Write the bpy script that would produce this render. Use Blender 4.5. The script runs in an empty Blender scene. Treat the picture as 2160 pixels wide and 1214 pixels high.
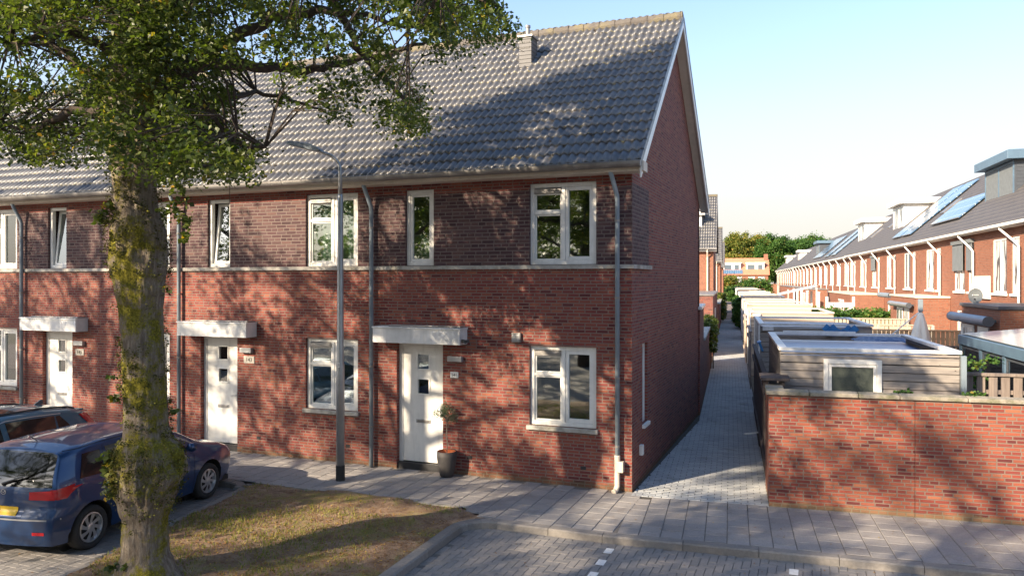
import bpy, bmesh, math, random
import numpy as np
from mathutils import Vector, Matrix
from mathutils.bvhtree import BVHTree
random.seed(7)
R = math.radians
SC = bpy.context.scene
COL = SC.collection

# ------------------------------------------------------------------ camera, sky, sun, exposure
cam = bpy.data.objects.new('camera', bpy.data.cameras.new('camera'))
COL.objects.link(cam)
cam.location = (0, 0, 3.57); cam.rotation_euler = (R(90), 0, 0)
cam.data.lens = 27.0; cam.data.sensor_width = 36.0
cam.data.shift_y = -17/2160
cam.data.clip_start = 0.1; cam.data.clip_end = 2000
SC.camera = cam
SUN_EL = 25.0
SUN_H = (-0.80, -0.60)                     # horizontal direction towards the sun
w = bpy.data.worlds.new('World'); SC.world = w; w.use_nodes = True
nt = w.node_tree; bg = nt.nodes['Background']
sky = nt.nodes.new('ShaderNodeTexSky'); sky.sky_type = 'NISHITA'; sky.sun_disc = False
sky.sun_elevation = R(SUN_EL); sky.sun_rotation = math.atan2(SUN_H[0], SUN_H[1])
sky.air_density = 1.0; sky.dust_density = 1.4; sky.ozone_density = 2.4
# thin pale haze in the lowest part of the sky
tcw = nt.nodes.new('ShaderNodeTexCoord'); sx = nt.nodes.new('ShaderNodeSeparateXYZ'); nt.links.new(tcw.outputs['Generated'], sx.inputs[0])
rw = nt.nodes.new('ShaderNodeValToRGB'); nt.links.new(sx.outputs[2], rw.inputs[0])
for i_, (p_, v_) in enumerate(((0, .97), (.10, .84), (.24, .27), (.40, 0))):
    e_ = rw.color_ramp.elements[i_] if i_ < 2 else rw.color_ramp.elements.new(p_)
    e_.position = p_; e_.color = (v_, v_, v_, 1)
mxw = nt.nodes.new('ShaderNodeMix'); mxw.data_type = 'RGBA'; nt.links.new(rw.outputs[0], mxw.inputs[0]); nt.links.new(sky.outputs[0], mxw.inputs[6]); mxw.inputs[7].default_value = (2.72, 2.50, 2.26, 1)
nt.links.new(mxw.outputs[2], bg.inputs[0]); bg.inputs[1].default_value = 0.135
sl = bpy.data.lights.new('sun', 'SUN'); sl.energy = 5.0; sl.angle = R(0.55); sl.color = (1.0, 0.82, 0.60)
sun = bpy.data.objects.new('sun', sl); COL.objects.link(sun)
ce = math.cos(R(SUN_EL))
sd = Vector((SUN_H[0]*ce, SUN_H[1]*ce, math.sin(R(SUN_EL))))
sun.rotation_euler = sd.to_track_quat('Z', 'Y').to_euler()
SC.view_settings.view_transform = 'Standard'; SC.view_settings.look = 'None'
SC.view_settings.exposure = 1.35; SC.view_settings.gamma = 1.0
SC.cycles.max_bounces = 6; SC.cycles.transparent_max_bounces = 12
SC.cycles.diffuse_bounces = 3

# ------------------------------------------------------------------ frames of reference
OH = Vector((2.0206, 12.9383, 0)); TH = R(-21.5265)       # corner of the end house
OA = Vector((4.065, 12.15, 0)); TA = R(-15.8847)          # corner of the garden wall at the alley
def Hw(x, y, z=0):
    c, s = math.cos(TH), math.sin(TH); return Vector((OH.x+c*x-s*y, OH.y+s*x+c*y, z))
def Aw(x, y, z=0):
    c, s = math.cos(TA), math.sin(TA); return Vector((OA.x+c*x-s*y, OA.y+s*x+c*y, z))
def toA(p):
    d = p-OA; c, s = math.cos(TA), math.sin(TA); return (c*d.x+s*d.y, -s*d.x+c*d.y)

# ------------------------------------------------------------------ object helpers
def tag(o, label, cat, group=None, kind=None):
    if label: o['label'] = label
    if cat: o['category'] = cat
    if group: o['group'] = group
    if kind: o['kind'] = kind
    return o
def thing(name, label, cat, loc=(0,0,0), rz=0.0, group=None):
    o = bpy.data.objects.new(name, None); COL.objects.link(o); o.empty_display_size = .2
    o.location = loc; o.rotation_euler = (0, 0, rz)
    return tag(o, label, cat, group)
def copy_tree(o, parent=None):
    c = o.copy(); COL.objects.link(c)
    if parent is not None: c.parent = parent
    for ch in o.children: copy_tree(ch, c)
    return c

class MB:
    def __init__(s): s.v = []; s.f = []; s.m = []; s.mi = 0
    def add(s, vs, fs):
        n = len(s.v); s.v += [tuple(v) for v in vs]
        for f in fs: s.f.append(tuple(n+i for i in f)); s.m.append(s.mi)
        return s
    def quad(s, a, b, c, d): return s.add([a, b, c, d], [(0,1,2,3)])
    def box(s, x0, y0, z0, x1, y1, z1, skip=''):
        if x0 > x1: x0, x1 = x1, x0
        if y0 > y1: y0, y1 = y1, y0
        if z0 > z1: z0, z1 = z1, z0
        v = [(x0,y0,z0),(x1,y0,z0),(x1,y1,z0),(x0,y1,z0),(x0,y0,z1),(x1,y0,z1),(x1,y1,z1),(x0,y1,z1)]
        F = {'b':(0,3,2,1),'t':(4,5,6,7),'f':(0,1,5,4),'r':(1,2,6,5),'k':(2,3,7,6),'l':(3,0,4,7)}
        return s.add(v, [F[k] for k in F if k not in skip])
    def bar(s, a, b, w, h=None, up=(0,0,1)):
        h = h or w; a = Vector(a); b = Vector(b); d = (b-a).normalized(); u = Vector(up)
        if abs(d.dot(u)) > .98: u = Vector((1,0,0))
        x = d.cross(u).normalized(); y = x.cross(d).normalized()
        vs = [p+x*sx*w/2+y*sy*h/2 for p in (a, b) for sx, sy in ((-1,-1),(1,-1),(1,1),(-1,1))]
        return s.add(vs, [(0,1,2,3),(7,6,5,4),(0,4,5,1),(1,5,6,2),(2,6,7,3),(3,7,4,0)])
    def tube(s, pts, rad, n=10, caps=True):
        pts = [Vector(p) for p in pts]; k = len(pts)
        if not hasattr(rad, '__len__'): rad = [rad]*k
        base = len(s.v); up = None
        for i, p in enumerate(pts):
            d = (pts[min(i+1,k-1)]-pts[max(i-1,0)]).normalized()
            if up is None: up = Vector((0,0,1)) if abs(d.z) < .9 else Vector((1,0,0))
            x = d.cross(up).normalized(); y = x.cross(d).normalized(); up = y
            for j in range(n):
                a = 2*math.pi*j/n; s.v.append(tuple(p+x*math.cos(a)*rad[i]+y*math.sin(a)*rad[i]))
        for i in range(k-1):
            for j in range(n):
                a = base+i*n+j; b = base+i*n+(j+1)%n
                s.f.append((a, a+n, b+n, b)); s.m.append(s.mi)
        if caps:
            s.f.append(tuple(base+j for j in range(n))); s.m.append(s.mi)
            s.f.append(tuple(base+(k-1)*n+j for j in reversed(range(n)))); s.m.append(s.mi)
        return s
    def lathe(s, prof, n=24, o=(0,0,0), axis='z'):
        base = len(s.v); k = len(prof)
        for r, z in prof:
            for j in range(n):
                a = 2*math.pi*j/n; c, q = r*math.cos(a), r*math.sin(a)
                p = (c, q, z) if axis == 'z' else ((c, z, q) if axis == 'y' else (z, c, q))
                s.v.append((p[0]+o[0], p[1]+o[1], p[2]+o[2]))
        for i in range(k-1):
            for j in range(n):
                a = base+i*n+j; b = base+i*n+(j+1)%n
                f = (a, b, b+n, a+n)
                if axis == 'y': f = f[::-1]
                s.f.append(f); s.m.append(s.mi)
        return s
    def prism(s, poly, y0, y1, plane='xz'):
        n = len(poly)
        def P(a, b, c): return (a, c, b) if plane == 'xz' else ((c, a, b) if plane == 'yz' else (a, b, c))
        vs = [P(a, b, y0) for a, b in poly]+[P(a, b, y1) for a, b in poly]
        fs = [tuple(range(n)), tuple(reversed(range(n, 2*n)))]
        fs += [(i, i+n, (i+1)%n+n, (i+1)%n) for i in range(n)]
        return s.add(vs, fs)
    def build(s, name, mats, parent=None, smooth=False, fixn=True, bevel=0):
        me = bpy.data.meshes.new(name)
        me.from_pydata(s.v, [], s.f)
        if not isinstance(mats, (list, tuple)): mats = [mats]
        for m in mats: me.materials.append(m)
        if len(mats) > 1: me.polygons.foreach_set('material_index', s.m)
        if fixn:
            bm = bmesh.new(); bm.from_mesh(me); bmesh.ops.recalc_face_normals(bm, faces=bm.faces); bm.to_mesh(me); bm.free()
        boxuv(me)
        if smooth: me.polygons.foreach_set('use_smooth', [True]*len(me.polygons))
        me.update()
        o = bpy.data.objects.new(name, me); COL.objects.link(o)
        if parent is not None: o.parent = parent
        if bevel:
            b = o.modifiers.new('bevel', 'BEVEL'); b.width = bevel; b.segments = 2; b.limit_method = 'ANGLE'
        return o

def boxuv(me):
    n = len(me.vertices); co = np.empty(n*3); me.vertices.foreach_get('co', co); co = co.reshape(-1, 3)
    L = len(me.loops); vi = np.empty(L, dtype=np.int64); me.loops.foreach_get('vertex_index', vi)
    P = len(me.polygons); nr = np.empty(P*3); me.polygons.foreach_get('normal', nr); nr = np.abs(nr.reshape(-1, 3))
    lt = np.empty(P, dtype=np.int64); me.polygons.foreach_get('loop_total', lt)
    ax = np.repeat(np.argmax(nr+np.array([0.01, 0.02, 0]), axis=1), lt)
    c = co[vi]; uv = np.empty((L, 2))
    uv[:, 0] = np.where(ax == 0, c[:, 1], c[:, 0]); uv[:, 1] = np.where(ax == 2, c[:, 1], c[:, 2])
    me.uv_layers.new(name='UVMap').data.foreach_set('uv', uv.ravel())

def raw_mesh(name, V, F, mat, parent=None, attr=None, smooth=False):
    """numpy arrays V (n,3), F (m,k) -> object; attr = per-face random value."""
    me = bpy.data.meshes.new(name); n = len(V); m, k = F.shape
    me.vertices.add(n); me.vertices.foreach_set('co', V.astype(np.float32).ravel())
    me.loops.add(m*k); me.loops.foreach_set('vertex_index', F.astype(np.int32).ravel())
    me.polygons.add(m); me.polygons.foreach_set('loop_start', np.arange(0, m*k, k, dtype=np.int32))
    me.materials.append(mat); me.update(calc_edges=True)
    if attr is not None:
        a = me.attributes.new('rnd', 'FLOAT', 'FACE'); a.data.foreach_set('value', attr.astype(np.float32))
    me.polygons.foreach_set('use_smooth', [bool(smooth)]*m)
    o = bpy.data.objects.new(name, me); COL.objects.link(o)
    if parent is not None: o.parent = parent
    return o

# ------------------------------------------------------------------ materials
def newmat(name, col=(.5,.5,.5), rough=.6, metal=0, spec=.5):
    m = bpy.data.materials.new(name); m.use_nodes = True; p = m.node_tree.nodes['Principled BSDF']
    p.inputs['Base Color'].default_value = (*col, 1); p.inputs['Roughness'].default_value = rough
    p.inputs['Metallic'].default_value = metal; p.inputs['Specular IOR Level'].default_value = spec
    return m
class NT:
    def __init__(s, m): s.t = m.node_tree; s.p = s.t.nodes['Principled BSDF']
    def n(s, typ, **kw):
        x = s.t.nodes.new(typ)
        for k, v in kw.items():
            if k in x.inputs: x.inputs[k].default_value = v
            else: setattr(x, k, v)
        return x
    def l(s, a, b): s.t.links.new(a, b)
    def ramp(s, src, stops, interp='LINEAR'):
        r = s.n('ShaderNodeValToRGB'); cr = r.color_ramp; cr.interpolation = interp
        while len(cr.elements) > 1: cr.elements.remove(cr.elements[-1])
        for i, (p, c) in enumerate(stops):
            e = cr.elements[0] if i == 0 else cr.elements.new(p)
            e.position = p; e.color = (*c, 1) if len(c) == 3 else c
        s.l(src, r.inputs[0]); return r.outputs[0]
    def noise(s, scale, detail=4, rough=.6, vec=None):
        x = s.n('ShaderNodeTexNoise', Scale=scale, Detail=detail, Roughness=rough)
        if vec is not None: s.l(vec, x.inputs['Vector'])
        return x.outputs['Fac']
    def mix(s, fac, a, b, mode='MIX'):
        x = s.n('ShaderNodeMix', data_type='RGBA', blend_type=mode)
        for i, v in ((0, fac), (6, a), (7, b)):
            if hasattr(v, 'links'): s.l(v, x.inputs[i])
            elif i == 0: x.inputs[0].default_value = v
            else: x.inputs[i].default_value = (*v, 1)
        return x.outputs[2]
    def math(s, op, a, b=0):
        x = s.n('ShaderNodeMath', operation=op)
        for i, v in ((0, a), (1, b)):
            if hasattr(v, 'links'): s.l(v, x.inputs[i])
            else: x.inputs[i].default_value = v
        return x.outputs[0]
    def bump(s, h, dist=.01, strength=1.0):
        x = s.n('ShaderNodeBump', Distance=dist, Strength=strength); s.l(h, x.inputs['Height'])
        s.l(x.outputs[0], s.p.inputs['Normal'])
    def obj(s): return s.n('ShaderNodeTexCoord').outputs['Object']
    def uv(s): return s.n('ShaderNodeTexCoord').outputs['UV']

def noisy(name, c1, c2, scale=6, rough=.6, bump=.0, metal=0, detail=5, spec=.5, dirt=None):
    m = newmat(name, c1, rough, metal, spec); t = NT(m); o = t.obj()
    f = t.noise(scale, detail, .65, o)
    c = t.ramp(f, [(.3, c1), (.7, c2)])
    if dirt:
        g = t.noise(scale*.35, 6, .7, o); c = t.mix(t.ramp(g, [(.5, (0,0,0)), (.72, (1,1,1))]), c, dirt)
    t.l(c, t.p.inputs['Base Color'])
    if bump: t.bump(t.noise(scale*8, 4, .7, o), bump)
    return m

def brick_mat(name, cols, mortar, bw=.22, rh=.0625, ms=.010, var=.25, stain=None):
    m = newmat(name, rough=.85, spec=.3); t = NT(m); uv = t.uv()
    b = t.n('ShaderNodeTexBrick', offset=.5, offset_frequency=2, squash=.62, squash_frequency=3)
    t.l(uv, b.inputs['Vector'])
    for k, v in (('Scale', 1), ('Mortar Size', ms), ('Mortar Smooth', .25), ('Bias', 0), ('Brick Width', bw), ('Row Height', rh)):
        b.inputs[k].default_value = v
    b.inputs['Color1'].default_value = (0,0,0,1); b.inputs['Color2'].default_value = (1,1,1,1); b.inputs['Mortar'].default_value = (.5,.5,.5,1)
    n = len(cols); c = t.ramp(b.outputs['Color'], [(i/(n-1), cc) for i, cc in enumerate(cols)])
    big = t.noise(1.1, 6, .65, uv); fine = t.noise(55, 4, .7, uv)
    c = t.mix(var, c, t.ramp(big, [(.3, (.35,.3,.32)), (.7, (1.0,.98,.94))]), 'MULTIPLY')
    c = t.mix(.35, c, t.ramp(fine, [(.3, (.55,.55,.55)), (.7, (1.2,1.2,1.2))]), 'MULTIPLY')
    mc = t.mix(t.noise(9, 5, .7, uv), mortar, tuple(x*.55 for x in mortar))
    c = t.mix(b.outputs['Fac'], c, mc)
    if stain:
        sep = t.n('ShaderNodeSeparateXYZ'); t.l(uv, sep.inputs[0])
        h = t.math('ADD', sep.outputs[1], t.math('ADD', t.math('MULTIPLY', t.noise(3, 5, .7, uv), -.3), .09))
        c = t.mix(t.ramp(h, [(-.0, (.5,.5,.5)), (.04, (0,0,0))]), c, stain)
    t.l(c, t.p.inputs['Base Color'])
    hgt = t.math('ADD', t.math('MULTIPLY', b.outputs['Fac'], -1.0), t.math('MULTIPLY', fine, .35))
    t.bump(hgt, .006)
    return m

M = {}
M['brick'] = brick_mat('red_brick', bw=.205, rh=.0565, cols=[(.115,.030,.030),(.24,.056,.046),(.275,.080,.054),(.20,.047,.043),(.33,.115,.068)], mortar=(.25,.18,.15), ms=.0095, stain=(.12,.10,.05))
M['brick_dark'] = brick_mat('purple_brick', [(.055,.030,.034),(.10,.052,.055),(.075,.040,.044),(.14,.078,.07),(.10,.06,.065)], (.20,.155,.14), bw=.24, rh=.066, ms=.010)
M['brick_wall'] = brick_mat('garden_brick', bw=.205, rh=.056, cols=[(.12,.030,.030),(.27,.060,.043),(.33,.098,.055),(.22,.050,.042),(.37,.13,.07)], mortar=(.25,.18,.145), ms=.0095, stain=(.22,.19,.10))
M['brick_far'] = brick_mat('far_brick', [(.22,.072,.042),(.31,.115,.066),(.27,.095,.054)], (.28,.19,.14), var=.15)
def paint(name, c, rough=.45, d=.82):
    m = noisy(name, c, tuple(x*d for x in c), 2.2, rough, .0006); t = NT(m)
    mp = t.n('ShaderNodeMapping'); t.l(t.obj(), mp.inputs[0]); mp.inputs['Scale'].default_value = (9, 9, .7)
    src = t.p.inputs['Base Color'].links[0].from_socket
    t.l(t.mix(t.ramp(t.noise(1.0, 5, .7, mp.outputs[0]), [(.52, (0,0,0)), (.75, (.55,.55,.55))]), src, tuple(x*.62 for x in c)), t.p.inputs['Base Color']); return m
M['white'] = paint('white_paint', (.80,.79,.75), .35)
M['cream'] = paint('cream_board', (.66,.58,.48), .55)
M['white_alu'] = paint('white_canopy', (.78,.78,.77), .4, .7)
M['stone'] = noisy('concrete_stone', (.44,.42,.38), (.30,.28,.25), 7, .85, .004, dirt=(.16,.15,.11))
M['coping'] = noisy('mossy_coping', (.36,.32,.26), (.20,.18,.14), 9, .9, .012, dirt=(.10,.11,.045))
M['zinc'] = noisy('zinc', (.34,.33,.32), (.22,.21,.20), 3, .42, .001, metal=.6, dirt=(.16,.15,.14))
M['pipe'] = noisy('grey_pipe', (.22,.27,.31), (.17,.21,.25), 2, .45)
M['steel'] = noisy('galvanised', (.40,.41,.42), (.30,.31,.32), 4, .38, metal=.55)
M['black'] = noisy('black_plastic', (.018,.018,.02), (.03,.03,.032), 5, .5)
M['darkgrey'] = noisy('anthracite', (.07,.08,.095), (.05,.057,.07), 3, .45)
M['bluegrey'] = noisy('slate_blue_frame', (.10,.17,.24), (.08,.13,.19), 3, .45)
M['concrete'] = noisy('concrete_kerb', (.34,.33,.31), (.22,.21,.20), 5, .9, .004, dirt=(.15,.14,.12))
M['rubber'] = noisy('rubber', (.018,.018,.018), (.03,.03,.03), 20, .85, .002)
M['red_lens'] = newmat('red_lens', (.45,.012,.02), .12)
M['plate'] = newmat('yellow_plate', (.80,.50,.02), .4)
M['soil'] = noisy('soil', (.10,.065,.04), (.05,.035,.02), 14, .95, .02)
M['terracotta'] = noisy('orange_inner', (.55,.16,.05), (.4,.11,.04), 9, .8)
M['blue'] = noisy('blue_paint', (.03,.20,.48), (.02,.15,.38), 4, .5)
M['render_white'] = paint('white_render', (.82,.81,.78), .7)
M['curtain'] = paint('curtain', (.62,.66,.58), .9)
M['inner'] = noisy('inner_wall', (.16,.15,.14), (.10,.10,.09), 3, .9)
M['rooftiles_red'] = noisy('red_tiles', (.50,.22,.13), (.38,.15,.09), 3, .8, .01)
M['plastic_grey'] = noisy('grey_fabric', (.16,.18,.19), (.12,.135,.145), 6, .8)

def glass_mat(name, tint=(.75,.85,.82), refl=.16, rough=.02):
    m = bpy.data.materials.new(name); m.use_nodes = True; t = NT(m); t.t.nodes.remove(t.p)
    out = t.t.nodes['Material Output']
    tr = t.n('ShaderNodeBsdfTransparent'); tr.inputs[0].default_value = (*tint, 1)
    gl = t.n('ShaderNodeBsdfGlossy'); gl.inputs['Roughness'].default_value = rough; gl.inputs[0].default_value = (.95,.98,1,1)
    lw = t.n('ShaderNodeFresnel'); lw.inputs[0].default_value = 1.5
    f = t.math('ADD', t.math('MULTIPLY', lw.outputs[0], 1.3), refl)
    f = t.math('MINIMUM', f, 1.0)
    bp = t.n('ShaderNodeBump', Distance=.002, Strength=.25); t.l(t.noise(1.6, 2, .5, t.obj()), bp.inputs['Height']); t.l(bp.outputs[0], gl.inputs['Normal'])
    mx = t.n('ShaderNodeMixShader'); t.l(f, mx.inputs[0]); t.l(tr.outputs[0], mx.inputs[1]); t.l(gl.outputs[0], mx.inputs[2])
    t.l(mx.outputs[0], out.inputs[0]); return m
M['glass'] = glass_mat('window_glass', (.62,.72,.68), .22)
M['carglass'] = glass_mat('tinted_glass', (.10,.14,.13), .0, .06)
M['clearglass'] = glass_mat('veranda_glass', (.85,.92,.92), .08)
M['frosted'] = noisy('frosted_glass', (.045,.055,.05), (.09,.105,.09), 60, .22, .0015)
M['far_glass'] = newmat('far_glass', (.10,.13,.16), .08, spec=1.0)

def car_paint(name, c, flake=.25):
    m = newmat(name, c, .36, .35); t = NT(m); t.p.inputs['Coat Weight'].default_value = 1.0; t.p.inputs['Coat Roughness'].default_value = .04
    t.l(t.ramp(t.noise(3, 4, .6, t.obj()), [(.3, c), (.75, tuple(x*.8+.004 for x in c))]), t.p.inputs['Base Color']); return m
M['car_blue'] = car_paint('dark_blue_paint', (.002,.036,.13))
M['car_teal'] = car_paint('petrol_grey_paint', (.045,.14,.21))
M['rim'] = newmat('rim_silver', (.55,.56,.58), .3, .7)

def wood_mat(name, c1, c2, board=.14, along='h', groove=.012):
    m = newmat(name, c1, .85, spec=.3); t = NT(m); uv = t.uv()
    mp = t.n('ShaderNodeMapping'); t.l(uv, mp.inputs[0]); mp.inputs['Scale'].default_value = (1.6, 22, 1) if along == 'h' else (22, 1.6, 1)
    g = t.noise(1.5, 6, .7, mp.outputs[0])
    sep = t.n('ShaderNodeSeparateXYZ'); t.l(uv, sep.inputs[0]); ax = sep.outputs[1 if along == 'h' else 0]
    cell = t.math('FLOOR', t.math('DIVIDE', ax, board))
    wn = t.n('ShaderNodeTexWhiteNoise', noise_dimensions='1D'); t.l(cell, wn.inputs['W'])
    c = t.ramp(g, [(.3, c1), (.7, c2)])
    c = t.mix(.4, c, t.ramp(wn.outputs[0], [(0, (.55,.55,.6)), (1, (1.25,1.2,1.1))]), 'MULTIPLY')
    c = t.mix(t.ramp(t.noise(14, 2, .5, uv), [(.73, (0,0,0)), (.78, (1,1,1))]), c, (.03,.022,.018))
    t.l(c, t.p.inputs['Base Color']); t.bump(g, .003); return m
M['wood'] = wood_mat('grey_boards', (.19,.17,.155), (.33,.30,.275))
M['wood_v'] = wood_mat('grey_fence_boards', (.15,.12,.105), (.25,.21,.185), .12, 'v')
M['wood_tan'] = wood_mat('tan_fence_boards', (.42,.27,.15), (.52,.36,.22), .12, 'v')
M['wood_pale'] = wood_mat('pale_boards', (.46,.36,.27), (.56,.46,.36))
M['wood_black'] = wood_mat('dark_boards', (.06,.05,.05), (.11,.09,.085), .12, 'v')
M['roof_sky_blue'] = noisy('sky_tinted_roofing', (.02,.07,.20), (.045,.12,.30), 1.2, .3, .002, metal=.9)  # blue of the reflected sky is put into the roofing colour
M['solar'] = None

def attr_mat(name, stops, rough=.85, bump=0, nscale=30, spec=.35, mottle=.4, trans=0, dirt=None):
    m = newmat(name, rough=rough, spec=spec); t = NT(m)
    a = t.n('ShaderNodeAttribute', attribute_name='rnd')
    c = t.ramp(a.outputs['Fac'], stops); o = t.obj()
    if mottle:
        c = t.mix(mottle, c, t.ramp(t.noise(nscale, 5, .7, o), [(.3, (.5,.5,.5)), (.7, (1.25,1.25,1.25))]), 'MULTIPLY')
        c = t.mix(mottle*1.1, c, t.ramp(t.noise(.7, 5, .65, o), [(.32, (.55,.55,.58)), (.66, (1.15,1.12,1.05))]), 'MULTIPLY')
    if dirt: c = t.mix(t.ramp(t.noise(1.7, 7, .75, o), [(.55, (0,0,0)), (.72, (.8,.8,.8))]), c, dirt)
    t.l(c, t.p.inputs['Base Color'])
    if bump: t.bump(t.noise(nscale*2, 4, .7, o), bump)
    if trans:
        out = t.t.nodes['Material Output']; tl = t.n('ShaderNodeBsdfTranslucent'); t.l(t.mix(1, c, (1.3,1.5,.5), 'MULTIPLY'), tl.inputs[0])
        mx = t.n('ShaderNodeMixShader'); mx.inputs[0].default_value = trans
        t.l(t.p.outputs[0], mx.inputs[1]); t.l(tl.outputs[0], mx.inputs[2]); t.l(mx.outputs[0], out.inputs[0])
    return m
M['tiles'] = attr_mat('pavement_tiles', [(0,(.25,.24,.235)),(.5,(.30,.285,.275)),(1,(.35,.33,.315))], .9, .002, 40, dirt=(.19,.16,.14))
M['pavers'] = attr_mat('alley_pavers', [(0,(.34,.36,.38)),(.5,(.41,.43,.44)),(1,(.47,.48,.48))], .9, .002, 40, dirt=(.16,.155,.11))
M['klinkers'] = attr_mat('street_bricks', [(0,(.20,.195,.19)),(.4,(.235,.225,.22)),(.8,(.265,.25,.24)),(1,(.31,.285,.265))], .88, .002, 50, dirt=(.13,.12,.12))
LS = [(0,(.036,.054,.016)),(.35,(.070,.100,.024)),(.7,(.12,.15,.034)),(.93,(.21,.22,.05)),(.955,(.30,.24,.03)),(1,(.45,.27,.03))]
M['leaf'] = attr_mat('lime_leaves', LS, .45, 0, spec=.5, mottle=0, trans=.45)
M['leaf_far'] = attr_mat('far_leaves', [(0,(.03,.07,.015)),(.5,(.06,.14,.025)),(.85,(.11,.18,.035)),(1,(.24,.20,.04))], .7, 0, mottle=0, trans=.3)
M['leaf_gold'] = attr_mat('golden_leaves', [(0,(.07,.11,.02)),(.5,(.16,.18,.03)),(1,(.36,.24,.05))], .7, 0, mottle=0, trans=.3)
M['olive'] = attr_mat('olive_leaves', [(0,(.06,.09,.05)),(1,(.16,.2,.12))], .6, 0, mottle=0, trans=.2)
M['grass'] = attr_mat('grass_blades', [(0,(.08,.13,.015)),(.4,(.16,.18,.03)),(.75,(.28,.24,.06)),(1,(.34,.25,.12))], .8, 0, mottle=0, trans=.25)
M['litter'] = attr_mat('dry_leaves', [(0,(.12,.05,.02)),(.5,(.22,.10,.03)),(.8,(.34,.2,.05)),(1,(.55,.36,.06))], .8, 0, mottle=0, trans=.15)

# roof tiles: weathered grey brown with lichen
def roof_mat(name, c1, c2, lichen=True, rough=.5):
    m = newmat(name, c1, rough, spec=.6); t = NT(m); t.p.inputs['Coat Weight'].default_value = .7; t.p.inputs['Coat IOR'].default_value = 1.7; t.p.inputs['Coat Roughness'].default_value = .42; t.p.inputs['Coat Tint'].default_value = (.85,.92,1,1); uv = t.n('ShaderNodeTexCoord').outputs['UV']; o = t.obj()
    sn = t.n('ShaderNodeVectorMath', operation='SNAP'); t.l(uv, sn.inputs[0]); sn.inputs[1].default_value = (.30,.315,1)
    wn = t.n('ShaderNodeTexWhiteNoise', noise_dimensions='2D'); t.l(sn.outputs[0], wn.inputs[0])
    c = t.mix(wn.outputs[0], c1, c2)
    c = t.mix(.5, c, t.ramp(t.noise(9, 6, .75, o), [(.3, (.45,.45,.45)), (.7, (1.3,1.27,1.2))]), 'MULTIPLY')
    if lichen:
        sep = t.n('ShaderNodeSeparateXYZ'); t.l(uv, sep.inputs[0])
        fr = t.math('FRACT', t.math('DIVIDE', sep.outputs[1], .315))
        edge = t.ramp(fr, [(0, (.13,.13,.13)), (.22, (0,0,0)), (1, (0,0,0))])
        f = t.math('ADD', t.noise(11, 5, .7, o), edge)
        f = t.math('ADD', f, t.math('MULTIPLY', t.noise(.6, 3, .5, o), .22))
        c = t.mix(t.ramp(f, [(.80, (0,0,0)), (.90, (.8,.8,.8))]), c, (.34,.27,.085))
    t.l(c, t.p.inputs['Base Color']); t.bump(t.noise(60, 4, .7, o), .002)
    return m
M['tile'] = roof_mat('weathered_tiles', (.056,.053,.054), (.105,.096,.090), rough=.65)

def fartile_mat():
    m = newmat('far_roof', (.1,.09,.085), .6); t = NT(m); uv = t.uv()
    sep = t.n('ShaderNodeSeparateXYZ'); t.l(uv, sep.inputs[0])
    a = t.math('FRACT', t.math('DIVIDE', sep.outputs[1], .28)); b = t.math('FRACT', t.math('DIVIDE', sep.outputs[0], .3))
    c = t.ramp(t.noise(3, 6, .7, uv), [(.3, (.055,.05,.048)), (.7, (.10,.09,.084))])
    c = t.mix(t.ramp(a, [(0, (1,1,1)), (.12, (1,1,1)), (.2, (0,0,0))]), c, (.15,.13,.11))
    t.l(c, t.p.inputs['Base Color'])
    h = t.math('ADD', t.math('MULTIPLY', a, -.6), t.math('ABSOLUTE', t.math('SUBTRACT', b, .5))); t.bump(h, .04); return m
M['fartile'] = fartile_mat()
def solar_mat():
    m = newmat('solar', (.03,.06,.12), .12, spec=.8); t = NT(m); uv = t.uv()
    b = t.n('ShaderNodeTexBrick', offset=0); t.l(uv, b.inputs[0])
    for k, v in (('Scale', 1), ('Mortar Size', .02), ('Brick Width', .5), ('Row Height', .5)): b.inputs[k].default_value = v
    b.inputs['Color1'].default_value = (.05,.11,.2,1); b.inputs['Color2'].default_value = (.07,.14,.24,1); b.inputs['Mortar'].default_value = (.3,.36,.4,1)
    t.l(b.outputs[0], t.p.inputs['Base Color']); return m
M['solar'] = solar_mat()

def bark_mat():
    m = newmat('mossy_bark', rough=.95, spec=.2); t = NT(m); o = t.obj()
    mp = t.n('ShaderNodeMapping'); t.l(o, mp.inputs[0]); mp.inputs['Scale'].default_value = (1, 1, .16)
    st = t.noise(28, 6, .75, mp.outputs[0]); big = t.noise(1.5, 7, .72, o); fine = t.noise(45, 5, .7, o)
    c = t.ramp(st, [(.3, (.10,.078,.058)), (.5, (.23,.19,.15)), (.72, (.38,.34,.28))])
    c = t.mix(t.ramp(t.noise(2.3, 6, .8, o), [(.60, (0,0,0)), (.68, (.7,.7,.7))]), c, (.36,.36,.32))
    mc = t.ramp(fine, [(.3, (.06,.055,.012)), (.5, (.17,.155,.022)), (.72, (.40,.35,.045))])
    c = t.mix(t.ramp(t.math('ADD', big, t.math('MULTIPLY', fine, .12)), [(.54, (0,0,0)), (.62, (1,1,1))]), c, mc)
    t.l(c, t.p.inputs['Base Color']); t.bump(t.math('ADD', st, t.math('MULTIPLY', fine, .5)), .035); return m
M['bark'] = bark_mat()
M['darkbark'] = noisy('dark_bark', (.045,.032,.026), (.09,.07,.055), 14, .95, .01)

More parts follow.
